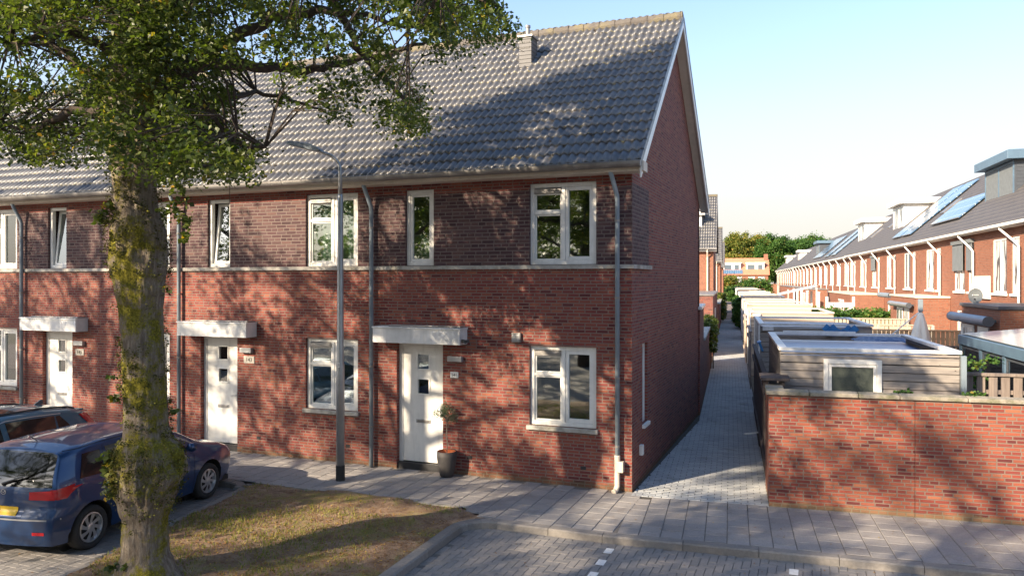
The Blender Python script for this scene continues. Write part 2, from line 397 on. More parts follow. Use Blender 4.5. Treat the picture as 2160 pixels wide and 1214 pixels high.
def verge_mat():
    m = newmat('verge', rough=.97, spec=.2); t = NT(m); o = t.obj()
    a = t.noise(.9, 7, .7, o); b = t.noise(4.5, 6, .75, o); f = t.noise(70, 4, .7, o)
    c = t.ramp(b, [(.3, (.15,.09,.055)), (.5, (.31,.21,.14)), (.72, (.52,.39,.27))])
    c = t.mix(t.ramp(t.math('ADD', t.math('MULTIPLY', a, .6), t.math('MULTIPLY', b, .4)), [(.50, (0,0,0)), (.59, (.8,.8,.8))]), c, t.ramp(f, [(.35, (.085,.10,.018)), (.65, (.28,.26,.05))]))
    c = t.mix(.5, c, t.ramp(f, [(.3, (.5,.5,.5)), (.7, (1.3,1.3,1.3))]), 'MULTIPLY')
    t.l(c, t.p.inputs['Base Color']); t.bump(t.math('ADD', f, b), .03); return m
M['verge'] = verge_mat()
M['ground'] = noisy('ground', (.14,.12,.09), (.09,.09,.05), .4, .95, .01)
M['garden'] = noisy('garden_floor', (.22,.19,.16), (.12,.12,.07), 1.2, .95, .01)
M['joint'] = noisy('sand_joint', (.085,.075,.062), (.05,.045,.04), 8, .98, .005)
M['joint2'] = noisy('sand_joint_light', (.17,.155,.14), (.12,.11,.10), 8, .98, .003)
M['roadtex'] = brick_mat('far_paving', [(.22,.18,.16),(.30,.26,.24),(.26,.22,.20)], (.12,.10,.09), bw=.21, rh=.105, ms=.008)

# ------------------------------------------------------------------ ground, roads, paving (setting)
def struct(name, o): o.name = name; o['kind'] = 'structure'; return o
def sheet(name, pts, z, mat, frame=None):
    mb = MB(); mb.add([(*(frame(*p)[:2] if frame else p), z) for p in pts], [tuple(range(len(pts)))])
    o = mb.build(name, mat); o['kind'] = 'structure'
    if o.data.polygons[0].normal.z < 0: o.data.flip_normals()
    return o
sheet('ground', [(-400,-300),(600,-300),(600,700),(-400,700)], -.16, M['ground'])
sheet('road_base', [(-40,-9),(14,-9),(14,.5),(-40,.5)], -.112, M['joint2'], Hw)
sheet('far_road', [(-40,-60),(60,-60),(60,-9),(-40,-9)], -.104, M['roadtex'], Hw)
sheet('sidewalk_base', [(-30,-1.80),(-6.35,-1.80),(-2.3,-1.80),(-1.5,-2.2),(.2,-2.2),(12,-1.05),(12,1.2),(.3,.6),(-30,.3)], -.012, M['joint2'], Hw)
sheet('alley_base', [(-2.25,-.35),(.12,-.35),(.12,60),(-1.45,60)], -.008, M['joint'], Aw)
sheet('far_alley_path', [(-1.45,60),(.12,60),(.12,190),(-1.45,190)], -.002, M['roadtex'], Aw)
sheet('garden_ground', [(.12,.15),(30,.15),(30,200),(.12,200)], -.03, M['garden'], Aw)
sheet('garden_soil', [(-30,.3),(-1.45,7),(-1.45,200),(-60,200)], -.05, M['garden'], Aw)

def tiles_mesh(name, recs, mat, z, kind='structure', ch=.006):
    """recs: list of (cx, cy, half_w, half_l, angle) in world coordinates -> little bevelled slabs"""
    a = np.array(recs); n = len(a); rng = np.random.RandomState(len(recs))
    ca, sa = np.cos(a[:,4]), np.sin(a[:,4]); V = np.empty((n, 8, 3))
    zz = z+rng.uniform(-.0018, .0018, n); tx = rng.uniform(-.0025, .0025, (n, 2))
    for k, (sx, sy) in enumerate(((-1,-1),(1,-1),(1,1),(-1,1))):
        for lv in (0, 1):
            hx = (a[:,2]-(ch if lv else 0))*sx; hy = (a[:,3]-(ch if lv else 0))*sy
            V[:, k+4*lv, 0] = a[:,0]+ca*hx-sa*hy; V[:, k+4*lv, 1] = a[:,1]+sa*hx+ca*hy
            V[:, k+4*lv, 2] = zz-(0 if lv else .012)+tx[:,0]*hx+tx[:,1]*hy
    F0 = np.array([(4,5,6,7),(0,1,5,4),(1,2,6,5),(2,3,7,6),(3,0,4,7)])
    F = (np.arange(n)[:,None,None]*8+F0[None]).reshape(-1, 4)
    r = np.repeat(np.clip(rng.normal(.5, .2, n), 0, 1), 5)
    o = raw_mesh(name, V.reshape(-1, 3), F, mat, attr=r); o['kind'] = kind; return o

# pavement in front of the houses: 30 cm tiles laid in courses square to the facade
recs = []
t_ = .30
for i in range(-90, 3):
    x = i*t_+.05
    for j in range(0, 9):
        y = -.15-j*t_-(.15 if i % 2 else 0)
        lim = -1.80 if x < -2.44 else (-1.80-(x+2.44)*.53 if x < -1.75 else -2.17)
        yy0, yy1 = min(0, y+.15), max(lim, y-.15)
        if yy0-yy1 < .05: continue
        if x > .2: continue
        p = Hw(x, (yy0+yy1)/2); recs.append((p.x, p.y, .1465, (yy0-yy1)/2-.0035, TH))
recs2 = []
for i in range(0, 36):
    x = -1.98+i*t_
    for j in range(0, 9):
        y = -.0-j*t_-(.15 if i % 2 else 0)
        top = .0 if x > .0 else .1; yy0, yy1 = min(top, y+.15), max(-2.0, y-.15)
        if yy0-yy1 < .05: continue
        p = Aw(x, (yy0+yy1)/2); hx = (p-OH).x*math.cos(TH)+(p-OH).y*math.sin(TH)
        if hx < .24: continue
        recs2.append((p.x, p.y, .1465, (yy0-yy1)/2-.0035, TA))
tiles_mesh('sidewalk', recs, M['tiles'], 0); tiles_mesh('sidewalk', recs2, M['tiles'], -.0035)
# alley pavers
recs = []
for j in range(0, 560):
    y = -.0+.05+j*.105
    xl = -2.18+(y-.2)*(.82/7.2)+.02 if y < 7.4 else -1.36
    for i in range(-12, 2):
        x0 = i*.21+(.105 if j % 2 else 0); a_, b_ = max(x0, xl), min(x0+.21, .09 if y > .1 else 0)
        if b_-a_ < .04: continue
        p = Aw((a_+b_)/2, y); recs.append((p.x, p.y, (b_-a_)/2-.003, .049, TA))
tiles_mesh('alley_path', recs, M['pavers'], .002)

# herringbone street bricks
def kerb_y(x):                        # road-side edge of the pavement kerb in the house frame
    return -2.33 if x < .1 else -2.33+(x-.1)*.085
def herring(region, ang, step=.105):
    out = []; L = step*2
    N = 130
    for a in range(-N, N):
        for b in range(-N, N):
            m_ = (a-b) % 4
            cx, cy = a*step, b*step
            if m_ == 0: r_ = (cx+L/2, cy+step/2, L/2, step/2)
            elif m_ == 3: r_ = (cx+step/2, cy+L/2, step/2, L/2)
            else: continue
            if region(r_[0], r_[1]): out.append(r_)
    return out
recs = []
for x, y, hx, hy in herring(lambda x, y: x > -1.86 and x < 11 and y > -8.6 and y < kerb_y(x)+.04, 0):
    p = Hw(x, y); recs.append((p.x, p.y, hx-.0018, hy-.0018, TH))
for x, y, hx, hy in herring(lambda x, y: -13 < x < -6.28-(y+2.4)*.1786 and y > -8.6 and y < -1.97, 0):
    p = Hw(x, y); recs.append((p.x, p.y, hx-.0018, hy-.0018, TH))
tiles_mesh('road', recs, M['klinkers'], -.10, ch=.0035)

# kerbs
def offset_poly(pts, d):
    out = []
    for i, p in enumerate(pts):
        a = Vector(pts[max(i-1,0)]); b = Vector(pts[min(i+1,len(pts)-1)]); t = (b-a).normalized()
        out.append(Vector(p)+Vector((-t.y, t.x))*d)
    return out
def kerb(name, pts, wid=.16, z=.004):
    """pts: road-side edge (frame H); body to the left of the direction of travel"""
    P = [Vector(p) for p in pts]; Q = offset_poly([tuple(p) for p in P], wid); C = offset_poly([tuple(p) for p in P], .02)
    V = []; F = []; att = []
    rng = random.Random(3)
    for i in range(len(P)-1):
        n = max(1, round((P[i+1]-P[i]).length/.98)); sh = 0
        for k in range(n):
            t0, t1 = k/n, (k+1)/n; g = .004/max((P[i+1]-P[i]).length, .01)
            if len(P) > 6 and (P[i+1]-P[i]).length < .4: g = 0
            a, b = P[i].lerp(P[i+1], t0+g), P[i].lerp(P[i+1], t1-g); c, d = Q[i].lerp(Q[i+1], t0+g), Q[i].lerp(Q[i+1], t1-g)
            e, f = C[i].lerp(C[i+1], t0+g), C[i].lerp(C[i+1], t1-g); s = len(V)
            for p, zz in ((a,-.14),(b,-.14),(a,z-.02),(b,z-.02),(e,z),(f,z),(c,z),(d,z),(c,-.14),(d,-.14)):
                w_ = Hw(p.x, p.y, zz); V.append(tuple(w_))
            r = rng.uniform(.2, .9)
            for q in ((0,1,3,2),(2,3,5,4),(4,5,7,6),(6,7,9,8),(0,2,4,6),(1,3,5,7)): F.append([s+j for j in q]); att.append(r)
    o = raw_mesh(name, np.array(V), np.array(F), M['kerb'], attr=np.array(att)); o['kind'] = 'structure'; return o
M['kerb'] = attr_mat('kerb_concrete', [(0,(.20,.185,.17)),(1,(.28,.26,.24))], .9, .003, 25, dirt=(.17,.15,.12))
arc = [(-1.50-.42*math.cos(a), -2.75+.42*math.sin(a)) for a in [R(k*15) for k in range(0, 7)]]
kerb('kerb_bay', [(-1.80,-8.5)]+arc[:]+[(.1,-2.33),(1.2,kerb_y(1.2)),(11,kerb_y(11))])
kerb('kerb_verge_left', [(-6.42,-1.95),(-6.30,-2.4),(-5.55,-6.6),(-5.3,-8.5)])
kerb('kerb_left', [(-20,-1.99),(-6.75,-1.99)])
kerb('kerb_corner', [(-6.75,-1.99),(-6.60,-2.03),(-6.50,-2.12),(-6.46,-2.22)], .16)
# verge edging beside the pavement
mb = MB()
for i in range(5):
    a, b = Hw(-6.3+i*.8, -1.84), Hw(-6.3+i*.8+.79, -1.84); mb.bar((a.x,a.y,-.02), (b.x,b.y,-.02), .06, .06)
struct('verge_edging', mb.build('verge_edging', M['concrete']))
# verge: dry earth with moss and thin grass
gx = np.arange(-6.6, -1.6, .07); gy = np.arange(-8.6, -1.80, .07)
def vz(x, y):
    return .012+.018*math.sin(x*2.1+y*1.3)+.012*math.sin(x*5.3-y*3.7)+.05*math.exp(-((x+5.2)**2+(y+5.6)**2)/1.2)
def in_verge(x, y):
    if y > -1.80: return False
    if x < -6.28-(y+2.4)*-.0+(-(y+2.4))*.175+.14 and y < -2.2: return False
    if x < -6.3: return False
    if y < -2.75 and x > -2.06: return False
    if y >= -2.75 and (math.hypot(x+1.5, y+2.75) < .56 or x > -1.6): return False
    if x > -2.44 and y > -1.80-(x+2.44)*.53: return False
    return True
V = []; F = []; idx = {}
for i, x in enumerate(gx):
    for j, y in enumerate(gy):
        if in_verge(x, y) or in_verge(x+.07, y) or in_verge(x, y-.07) or in_verge(x-.07, y) or in_verge(x, y+.07):
            p = Hw(x, y, vz(x, y)+random.uniform(-.004, .004)-(0 if in_verge(x, y) else .03)); idx[i, j] = len(V); V.append(tuple(p))
for (i, j) in idx:
    q = [(i,j),(i+1,j),(i+1,j+1),(i,j+1)]
    if all(k in idx for k in q): F.append([idx[k] for k in q])
o = raw_mesh('verge_ground', np.array(V), np.array(F), M['verge'], smooth=True); o['kind'] = 'structure'
# parking bay dashes (brick-sized white stones)
mb = MB()
for (x0, y0, x1, y1, n) in ((.27,-2.62,.42,-8,12), (2.62,-2.50,2.72,-8,12)):
    for k in range(n):
        f = k*.45/5.4; x = x0+(x1-x0)*f; y = y0-k*.45
        p = [Hw(x+a, y+b) for a, b in ((-.055,-.10),(.055,-.10),(.055,.10),(-.055,.10))]
        mb.add([(q.x, q.y, -.094) for q in p], [(0,1,2,3)])
struct('bay_markings', mb.build('bay_markings', noisy('worn_white', (.75,.75,.73), (.58,.57,.55), 20, .8)))

# ------------------------------------------------------------------ wall with openings
def wall_xz(mb, x0, x1, z0, z1, holes, yf=0.0, depth=.11, back=True, thick=.28):
    """wall panel in plane y=yf facing -y; holes (x0,z0,x1,z1); reveals run back by depth"""
    xs = sorted({x0, x1, *[min(max(h[0],x0),x1) for h in holes], *[min(max(h[2],x0),x1) for h in holes]})
    zs = sorted({z0, z1, *[min(max(h[1],z0),z1) for h in holes], *[min(max(h[3],z0),z1) for h in holes]})
    for a, b in zip(xs, xs[1:]):
        for c, d in zip(zs, zs[1:]):
            if b-a < 1e-5 or d-c < 1e-5: continue
            mx, mz = (a+b)/2, (c+d)/2
            if any(h[0] < mx < h[2] and h[1] < mz < h[3] for h in holes): continue
            mb.quad((a,yf,c),(b,yf,c),(b,yf,d),(a,yf,d))
            if back: mb.quad((a,yf+thick,c),(a,yf+thick,d),(b,yf+thick,d),(b,yf+thick,c))
    for h in holes:
        a, c, b, d = h; c2, d2 = max(c, z0), min(d, z1)
        if d2 <= c2: continue
        t = depth if not back else thick
        mb.quad((a,yf,c2),(a,yf+t,c2),(a,yf+t,d2),(a,yf,d2)); mb.quad((b,yf,c2),(b,yf,d2),(b,yf+t,d2),(b,yf+t,c2))
        if d <= z1: mb.quad((a,yf,d),(a,yf+t,d),(b,yf+t,d),(b,yf,d))
        if c >= z0: mb.quad((a,yf,c),(b,yf,c),(b,yf+t,c),(a,yf+t,c))

def frame_rect(mb, x0, z0, x1, z1, w, y0, y1):
    mb.box(x0, y0, z0, x0+w, y1, z1); mb.box(x1-w, y0, z0, x1, y1, z1)
    mb.box(x0+w, y0, z1-w, x1-w, y1, z1); mb.box(x0+w, y0, z0, x1-w, y1, z0+w)

def wide_window(par, x0, z0, x1, z1, curtain=None, blind=False, sill=True, vase=False):
    Y = .055; f = MB(); W = .075
    frame_rect(f, x0, z0, x1, z1, W, Y, Y+.09)
    mx = x0+(x1-x0)*.50
    f.box(mx-.035, Y-.002, z0+W, mx+.035, Y+.088, z1-W)
    tz = z0+(z1-z0)*.635
    wo = f.build('window', M['white'], par, bevel=.006)
    s = MB(); frame_rect(s, mx+.037, z0+W+.002, x1-W-.002, z1-W-.002, .062, Y+.012, Y+.07); s.build('casement', M['white'], wo, bevel=.005)
    s = MB(); frame_rect(s, x0+W+.002, z0+W+.002, mx-.037, tz-.022, .028, Y+.03, Y+.08)
    s.box(x0+W+.002, Y+.006, tz-.02, mx-.037, Y+.085, tz+.03)
    frame_rect(s, x0+W+.002, tz+.032, mx-.037, z1-W-.10, .028, Y+.03, Y+.08)
    s.build('glazing_bar', M['white'], wo, bevel=.004)
    s = MB(); s.box(x0+W+.004, Y-.022, z1-W-.098, mx-.039, Y+.05, z1-W-.012); s.box(x0+W+.03, Y-.034, z1-W-.06, mx-.065, Y-.022, z1-W-.045)
    s.build('vent_grille', M['zinc'], wo, bevel=.004)
    for a, b, c, d in ((mx+.10, z0+W+.06, x1-W-.06, z1-W-.06), (x0+W+.028, z0+W+.028, mx-.063, tz-.05), (x0+W+.028, tz+.06, mx-.063, z1-W-.128)):
        g = MB(); g.box(a, Y+.048, b, c, Y+.058, d); g.build('pane', M['glass'], wo)
    if sill:
        s = MB(); s.box(x0-.045, -.06, z0-.078, x1+.035, .05, z0-.004); s.build('sill', M['stone'], wo, bevel=.008)
    if curtain:
        s = MB(); xs = np.arange(x0+.08, x1-.05, .02) if curtain == 'full' else np.arange(mx+.02, x1-.03, .02)
        pts = [(x, Y+.22+.022*math.sin(x*55)+.01*math.sin(x*23)) for x in xs]
        for (xa, ya), (xb, yb) in zip(pts, pts[1:]): s.quad((xa,ya,z0+.02),(xb,yb,z0+.02),(xb,yb,z1-.04),(xa,ya,z1-.04))
        s.build('curtain', M['curtain'], wo)
    if blind:
        s = MB()
        for k in range(24):
            z = z1-.12-k*.052; s.box(x0+.09, Y+.13, z, x1-.09, Y+.165, z+.006)
        s.build('blind', M['black'], wo)
    return wo

def narrow_window(par, x0, z0, x1, z1, tilted=False, film=False):
    Y = .055; W = .07; f = MB(); frame_rect(f, x0, z0, x1, z1, W, Y, Y+.09)
    wo = f.build('window', M['white'], par, bevel=.006)
    s = MB(); a, b, c, d = x0+W+.002, z0+W+.002, x1-W-.002, z1-W-.002
    frame_rect(s, a, b, c, d, .055, -.028, .028)
    g = MB(); g.box(a+.055, -.004, b+.055, c-.055, .004, d-.055)
    so = s.build('casement', M['white'], wo, bevel=.005); go = g.build('pane', M['glass'], wo)
    for o_ in (so, go):                                      # hinge side left; opened or tilted inward when asked
        if tilted:
            piv = Vector((0, Y+.04, b)); o_.matrix_local = Matrix.Translation(piv+Vector((.02,.03,0))) @ Matrix.Rotation(R(-5.5), 4, 'X') @ Matrix.Rotation(R(0), 4, 'Z') @ Matrix.Translation(-Vector((0,0,b)))
        else: o_.location = (0, Y+.04, 0)
    if film:
        s = MB(); s.box(a+.06, Y+.07, b+.06, c-.06, Y+.074, b+.52); s.build('privacy_film', M['curtain'], wo)
    return wo

def text_obj(s, size, mat, parent, loc, rot=(R(90),0,0), extrude=.002, name='lettering'):
    cu = bpy.data.curves.new(name, 'FONT'); cu.body = s; cu.size = size; cu.align_x = 'CENTER'; cu.align_y = 'CENTER'; cu.extrude = extrude
    t_ = bpy.data.objects.new('tmp_text', cu); COL.objects.link(t_); dg = bpy.context.evaluated_depsgraph_get()
    me = bpy.data.meshes.new_from_object(t_.evaluated_get(dg)); bpy.data.objects.remove(t_)
    me.materials.clear(); me.materials.append(mat)
    o = bpy.data.objects.new(name, me); COL.objects.link(o); o.parent = parent; o.location = loc; o.rotation_euler = rot; return o

def front_door(par, x0, x1, zt=2.37):
    f = MB(); Y = .10; W = .072
    f.box(x0, Y, .12, x0+W, Y+.09, zt); f.box(x1-.03, Y, .12, x1, Y+.09, zt); f.box(x0+W, Y, zt-.06, x1-.03, Y+.09, zt)
    d = f.build('door', M['white'], par, bevel=.006)
    xa, xb = x0+W+.004, x1-.034; xc = (xa+xb)/2; L = MB(); hs = [(xc-.115, 1.42, xc+.115, 1.69), (xc-.115, 1.89, xc+.115, 2.16)]
    wall_xz(L, xa, xb, .135, zt-.064, hs, Y+.02, back=True, thick=.045)
    L.quad((xa,Y+.02,.135),(xa,Y+.065,.135),(xb,Y+.065,.135),(xb,Y+.02,.135)); L.build('door_leaf', M['white'], d)
    for a, b, c, e in hs:
        m = MB(); frame_rect(m, a-.028, b-.028, c+.028, e+.028, .028, Y+.006, Y+.02); m.build('light_frame', M['white'], d, bevel=.003)
        g = MB(); g.box(a, Y+.035, b, c, Y+.045, e); g.build('pane', M['glass'], d)
    m = MB(); m.box(xc-.15, Y+.008, .87, xc+.15, Y+.021, .94); m.mi = 1; m.box(xc-.12, Y+.002, .885, xc+.12, Y+.010, .925)
    m.build('letter_plate', [M['steel'], M['zinc']], d, bevel=.002)
    m = MB(); m.box(xb-.075, Y+.008, 1.0, xb-.04, Y+.021, 1.22); m.tube([(xb-.058,Y+.01,1.15),(xb-.058,Y-.045,1.15),(xb-.16,Y-.045,1.15)], .009, 8)
    m.lathe([(0,.0),(.014,.0),(.014,.02),(0,.02)], 10, (xb-.058, Y-.010, 1.05), 'y'); m.build('handle', M['steel'], d)
    m = MB(); m.box(x0, Y-.06, -.01, x1, Y+.10, .118); m.build('threshold', M['black'], d)
    return d

def downspout(name, x, ztop, zbot, label, y=-.085, shoe=False, world=None, lean=-.055, gy=-.27):
    o = thing(name, label, 'downpipe', Hw(x, 0, 0), TH, 'downpipes on the front of the terrace')
    m = MB(); m.tube([(0,gy,ztop+.02),(0,gy,ztop-.05),(-lean*.3,gy+.02,ztop-.12),(-lean,y-.02,ztop-.42),(-lean,y,ztop-.50),(-lean,y,zbot)], .040, 12)
    m.build('pipe', M['pipe'], o, smooth=True)
    for z in (4.55, 3.25, 1.9, .75):
        m = MB(); m.tube([(-lean,y,z),(-lean,y,z+.035)], .047, 12); m.box(-lean-.012, y, z+.005, -lean+.012, -.002, z+.03); m.build('bracket', M['zinc'], o)
    if shoe:
        m = MB(); m.tube([(-lean,y,.62),(-lean,y,.38)], .05, 12); m.box(-lean-.01, y-.06, .34, -lean+.11, y+.05, .52)
        m.tube([(-lean,y,.38),(-lean,y,.10),(-lean-.02,y-.05,.03),(-lean-.04,y-.11,.02)], .046, 12); m.build('leaf_trap', M['cream'], o, bevel=.01)
    return o

# ------------------------------------------------------------------ row of houses
DEP = 8.12; EZ = 5.50; EY = -.33; RY = 4.02; RZ = 9.22
SL = math.hypot(RY-EY, RZ-EZ); SA = math.atan2(RZ-EZ, RY-EY)
def tile_slope(name, x0, x1, parent, back=False, z_off=0.0):
    """pantiles: wave .15 m across, courses .315 m up the slope"""
    cw = .15; nseg = 6; nx = int(round((x1-x0)/cw))*nseg; nr = int(SL/.315)+1
    xs = np.linspace(x0, x1, nx+1); ph = (xs/cw) % 1.0
    prof = np.where(ph < .62, .036*np.sin(math.pi*np.clip(ph/.62, 0, 1))**.8, -.008*np.sin(math.pi*(ph-.62)/.38))
    V = []; F = []; UV = []; rng = np.random.RandomState(5 if not back else 6)
    base = 0
    for r in range(nr):
        s0 = r*.315-.03; s1 = min(s0+.315+.05, SL)
        if s0 >= SL: break
        tj = np.repeat(rng.uniform(-.004, .004, nx//(2*nseg)+2), 2*nseg)[:nx+1]; sj = np.repeat(rng.uniform(-.006, .006, nx//(2*nseg)+2), 2*nseg)[:nx+1]
        for (s, lift) in ((s0, -.012), (s0, .026), (s0+.2, .012), (s1, -.004)):
            h = prof+lift+tj+z_off; ss = s+(sj if s == s0 else 0)
            y = EY+ss*math.cos(SA)-h*math.sin(SA); z = EZ+.03+ss*math.sin(SA)+h*math.cos(SA)
            if back: y = 2*RY-y
            V.append(np.stack([xs, y+0*xs, z+0*xs], 1)); UV.append(np.stack([xs, np.full_like(xs, r*.315+(s-s0)*.86+.002)], 1))
        for k in range(3):
            a = base+k*(nx+1)+np.arange(nx); q = np.stack([a, a+1, a+nx+2, a+nx+1], 1)
            F.append(q if not back else q[:, ::-1])
        base += 4*(nx+1)
    V = np.concatenate(V); F = np.concatenate(F); UV = np.concatenate(UV)
    o = raw_mesh(name, V, F, M['tile'], parent); me = o.data
    me.uv_layers.new(name='UVMap').data.foreach_set('uv', UV[F.ravel()].astype(np.float32).ravel())
    me.polygons.foreach_set('use_smooth', [True]*len(me.polygons))
    sh = []
    for k, q in enumerate(F):pass
    return o

PITCH = 4.77
def row_house(k, number, label, flags):
    X1 = 0 if k == 0 else -4.90-(k-1)*PITCH; X0 = -4.90-k*PITCH; S = -PITCH*k
    h = thing('terraced_house', label, 'house', OH, TH, 'terraced houses in the front row')
    X0e, X1e = X0, X1
    ww = (-1.84+S, 3.84, -.62+S, 5.27); nw = (-4.34+S, 3.84, -3.74+S, 5.26); lw = (-1.84+S, 1.01, -.62+S, 2.41); dr = (-4.53+S, -.02, -3.55+S, 2.37)
    m = MB(); wall_xz(m, X0, X1, -.15, 3.76, [lw, dr]); m.build('wall', M['brick'], h)
    m = MB(); wall_xz(m, X0, X1, 5.17, 5.46, [ww, nw]); m.build('eaves_band', M['brick'], h)
    m = MB(); wall_xz(m, X0, X1, 3.83, 5.17, [ww, nw], -.002)
    if k == 0:
        m.box(.0005, -.002, 3.83, .004, 1.39, 5.22, 'lbf')
    m.build('dark_brick_band', M['brick_dark'], h)
    m = MB(); m.box(X0, -.045, 3.76, X1+(.045 if k == 0 else 0), .03, 3.83)
    if k == 0: m.box(.0, .03, 3.76, .045, 1.52, 3.83)
    m.build('string_course', M['stone'], h, bevel=.004)
    # interior so that the rooms read through the glass
    m = MB(); m.box(X0+.1, 3.9, 0, X1-.3, 4.0, 5.4); m.box(X0+.1, .3, 2.62, X1-.3, 3.9, 2.85); m.box(X0+.1, .3, -.05, X1-.3, 3.9, .02); m.box(X0+.05, .3, 0, X0+.15, 3.9, 5.4)
    m.build('interior', M['inner'], h)
    wide_window(h, *ww, curtain=flags.get('uc'), blind=flags.get('ub'), sill=False)
    wide_window(h, *lw, curtain=flags.get('lc'))
    narrow_window(h, *nw, tilted=flags.get('tilt'), film=flags.get('film'))
    front_door(h, dr[0], dr[2])
    # canopy
    a, b = -4.86+S, -3.05+S; m = MB(); m.box(a, -.32, 2.40, b, -.001, 2.67); m.box(a-.015, -.335, 2.67, b+.015, -.001, 2.70)
    c = m.build('door_canopy', M['white_alu'], h, bevel=.006)
    m = MB(); m.box(a+.30, -.26, 2.70, b-.02, -.03, 2.735); m.build('canopy_cover', M['zinc'], c, bevel=.01)
    # gutter, fascia, soffit
    xe = X1+(.24 if k == 0 else 0); m = MB(); m.box(X0, -.31, 5.36, xe, -.29, 5.52); m.box(X0, -.29, 5.355, xe, -.003, 5.375); m.build('fascia', M['cream'], h, bevel=.003)
    if k == 0:
        g = MB(); g.prism([(-.305,5.36),(.0,5.36),(.0,5.52),(-.305,5.52)], .24, .262, 'yz'); g.build('soffit_end', M['cream'], h)
    m = MB(); n = 9; pr = [(-.395+.085*math.cos(a_), 5.495+.085*math.sin(a_)) for a_ in [math.pi+math.pi*i/n for i in range(n+1)]]
    pr = [(-.492,5.505),(-.480,5.508)]+pr+[(-.31,5.53)]; inn = [(y_+.006*(1 if y_ < -.39 else -1), z_+.006) for y_, z_ in pr]
    prof = pr+inn[::-1]; m.prism(prof, X0, xe-.01, 'yz')
    for q in np.arange(X0+.5, xe, 1.15): m.prism([(y_-.004*(1 if y_ < -.4 else -1), z_-.004) for y_, z_ in pr]+[(y_, z_-.0005) for y_, z_ in pr[::-1]], q, q+.03, 'yz')
    if k == 0: m.prism(pr, xe-.012, xe-.004, 'yz')
    m.build('gutter', M['zinc'], h, fixn=True)
    # roof: two tiled slopes, ridge tiles
    rf = tile_slope('roof', X0, X1+(.21 if k == 0 else 0), h)
    tile_slope('rear_slope', X0, X1+(.21 if k == 0 else 0), h, back=True)
    m = MB(); x = X0
    while x < X1+(.15 if k == 0 else -.01):
        L = .36; z = RZ+.04+random.uniform(-.004,.004)
        m.tube([(x,RY,z-.035),(min(x+L+.035,X1+(.22 if k == 0 else 0)),RY,z-.028)], [.115,.13], 14)
        x += L
    m.build('ridge_tiles', M['ridge'], rf)
    m = MB(); m.box(X0, DEP-.28, 0, X1, DEP, 5.46); m.build('rear_wall', M['brick'], h)
    m = MB(); m.box(-3.42+S, -.09, 2.07, -3.13+S, -.001, 2.17); m.build('wall_light', M['steel'], h, bevel=.006)
    if number:
        px0, px1, pz0, pz1 = flags['plate']
        m = MB(); m.box(px0, -.018, pz0, px1, -.001, pz1); p = m.build('number_plate', M[flags.get('pm', 'white')], h, bevel=.003)
        text_obj(number, (pz1-pz0)*flags.get('fs', .95), M['black'], p, ((px0+px1)/2, -.0195, (pz0+pz1)/2-.004))
    for q in (-.85, -3.0):
        m = MB(); m.box(q+S-.05, -.004, .30, q+S+.05, .004, .36); m.build('air_brick', M['black'], h)
    return h
M['ridge'] = noisy('ridge_mortar', (.13,.115,.10), (.085,.075,.068), 5, .8, .01, dirt=(.20,.17,.08))

h0 = row_house(0, '141', 'end terrace house with open brick gable beside the alley and number 141 by its door', dict(film=True, ub=True, plate=(-3.39,-3.23,1.77,1.88), fs=.72))
h1 = row_house(1, '143', 'mid terrace house numbered 143 behind the street lamp, with a pale curtain upstairs', dict(uc='full', tilt=True, plate=(-8.14,-7.87,1.85,2.00), pm='stone', fs=.75))
h2 = row_house(2, '145', 'mid terrace house numbered 145, its front partly hidden by the mossy trunk', dict(tilt=True, plate=(-12.97,-12.71,1.84,1.99), pm='stone', fs=.75))
h3 = row_house(3, None, 'terrace house cut by the left edge of the photo, only one window column showing', dict(lc=True))
h4 = row_house(4, None, 'terrace house furthest left, only a piece of its tiled roof showing', dict())
# gable of the end house
m = MB(); 
Yh = [( .84, .99, 1.30, 2.43)]
def wall_yz(mb, y0, y1, z0, z1, holes, x, depth):
    t = MB(); wall_xz(t, y0, y1, z0, z1, holes, 0, depth, back=False)
    mb.add([(x-v[1], v[0], v[2]) for v in t.v], t.f)
wall_yz(m, 0, DEP, -.15, EZ-.04, Yh, 0, .12)
def rz_(y): return EZ-.04+(min(y, 2*RY-y)-0)*math.tan(SA)+.33*math.tan(SA)-.05
m.add([(0,0,EZ-.04),(0,DEP,EZ-.04),(0,DEP,rz_(DEP)),(0,RY,rz_(RY)),(0,0,rz_(0))], [(0,1,2,3,4)])
gw = m.build('gable_wall', M['brick'], h0)
m = MB(); m.box(-.095, .86, .99, -.055, .93, 2.43); m.box(-.095,1.21,.99,-.055,1.30,2.43); m.box(-.095,.93,2.35,-.055,1.21,2.43); m.box(-.095,.93,.99,-.055,1.21,1.08)
sw = m.build('window', M['white'], h0); m = MB(); m.box(-.08,.93,1.08,-.07,1.21,2.35); m.build('pane', M['glass'], sw)
m = MB(); m.box(-.06,.82,.92,.05,1.32,.985); m.build('sill', M['white'], sw, bevel=.005)
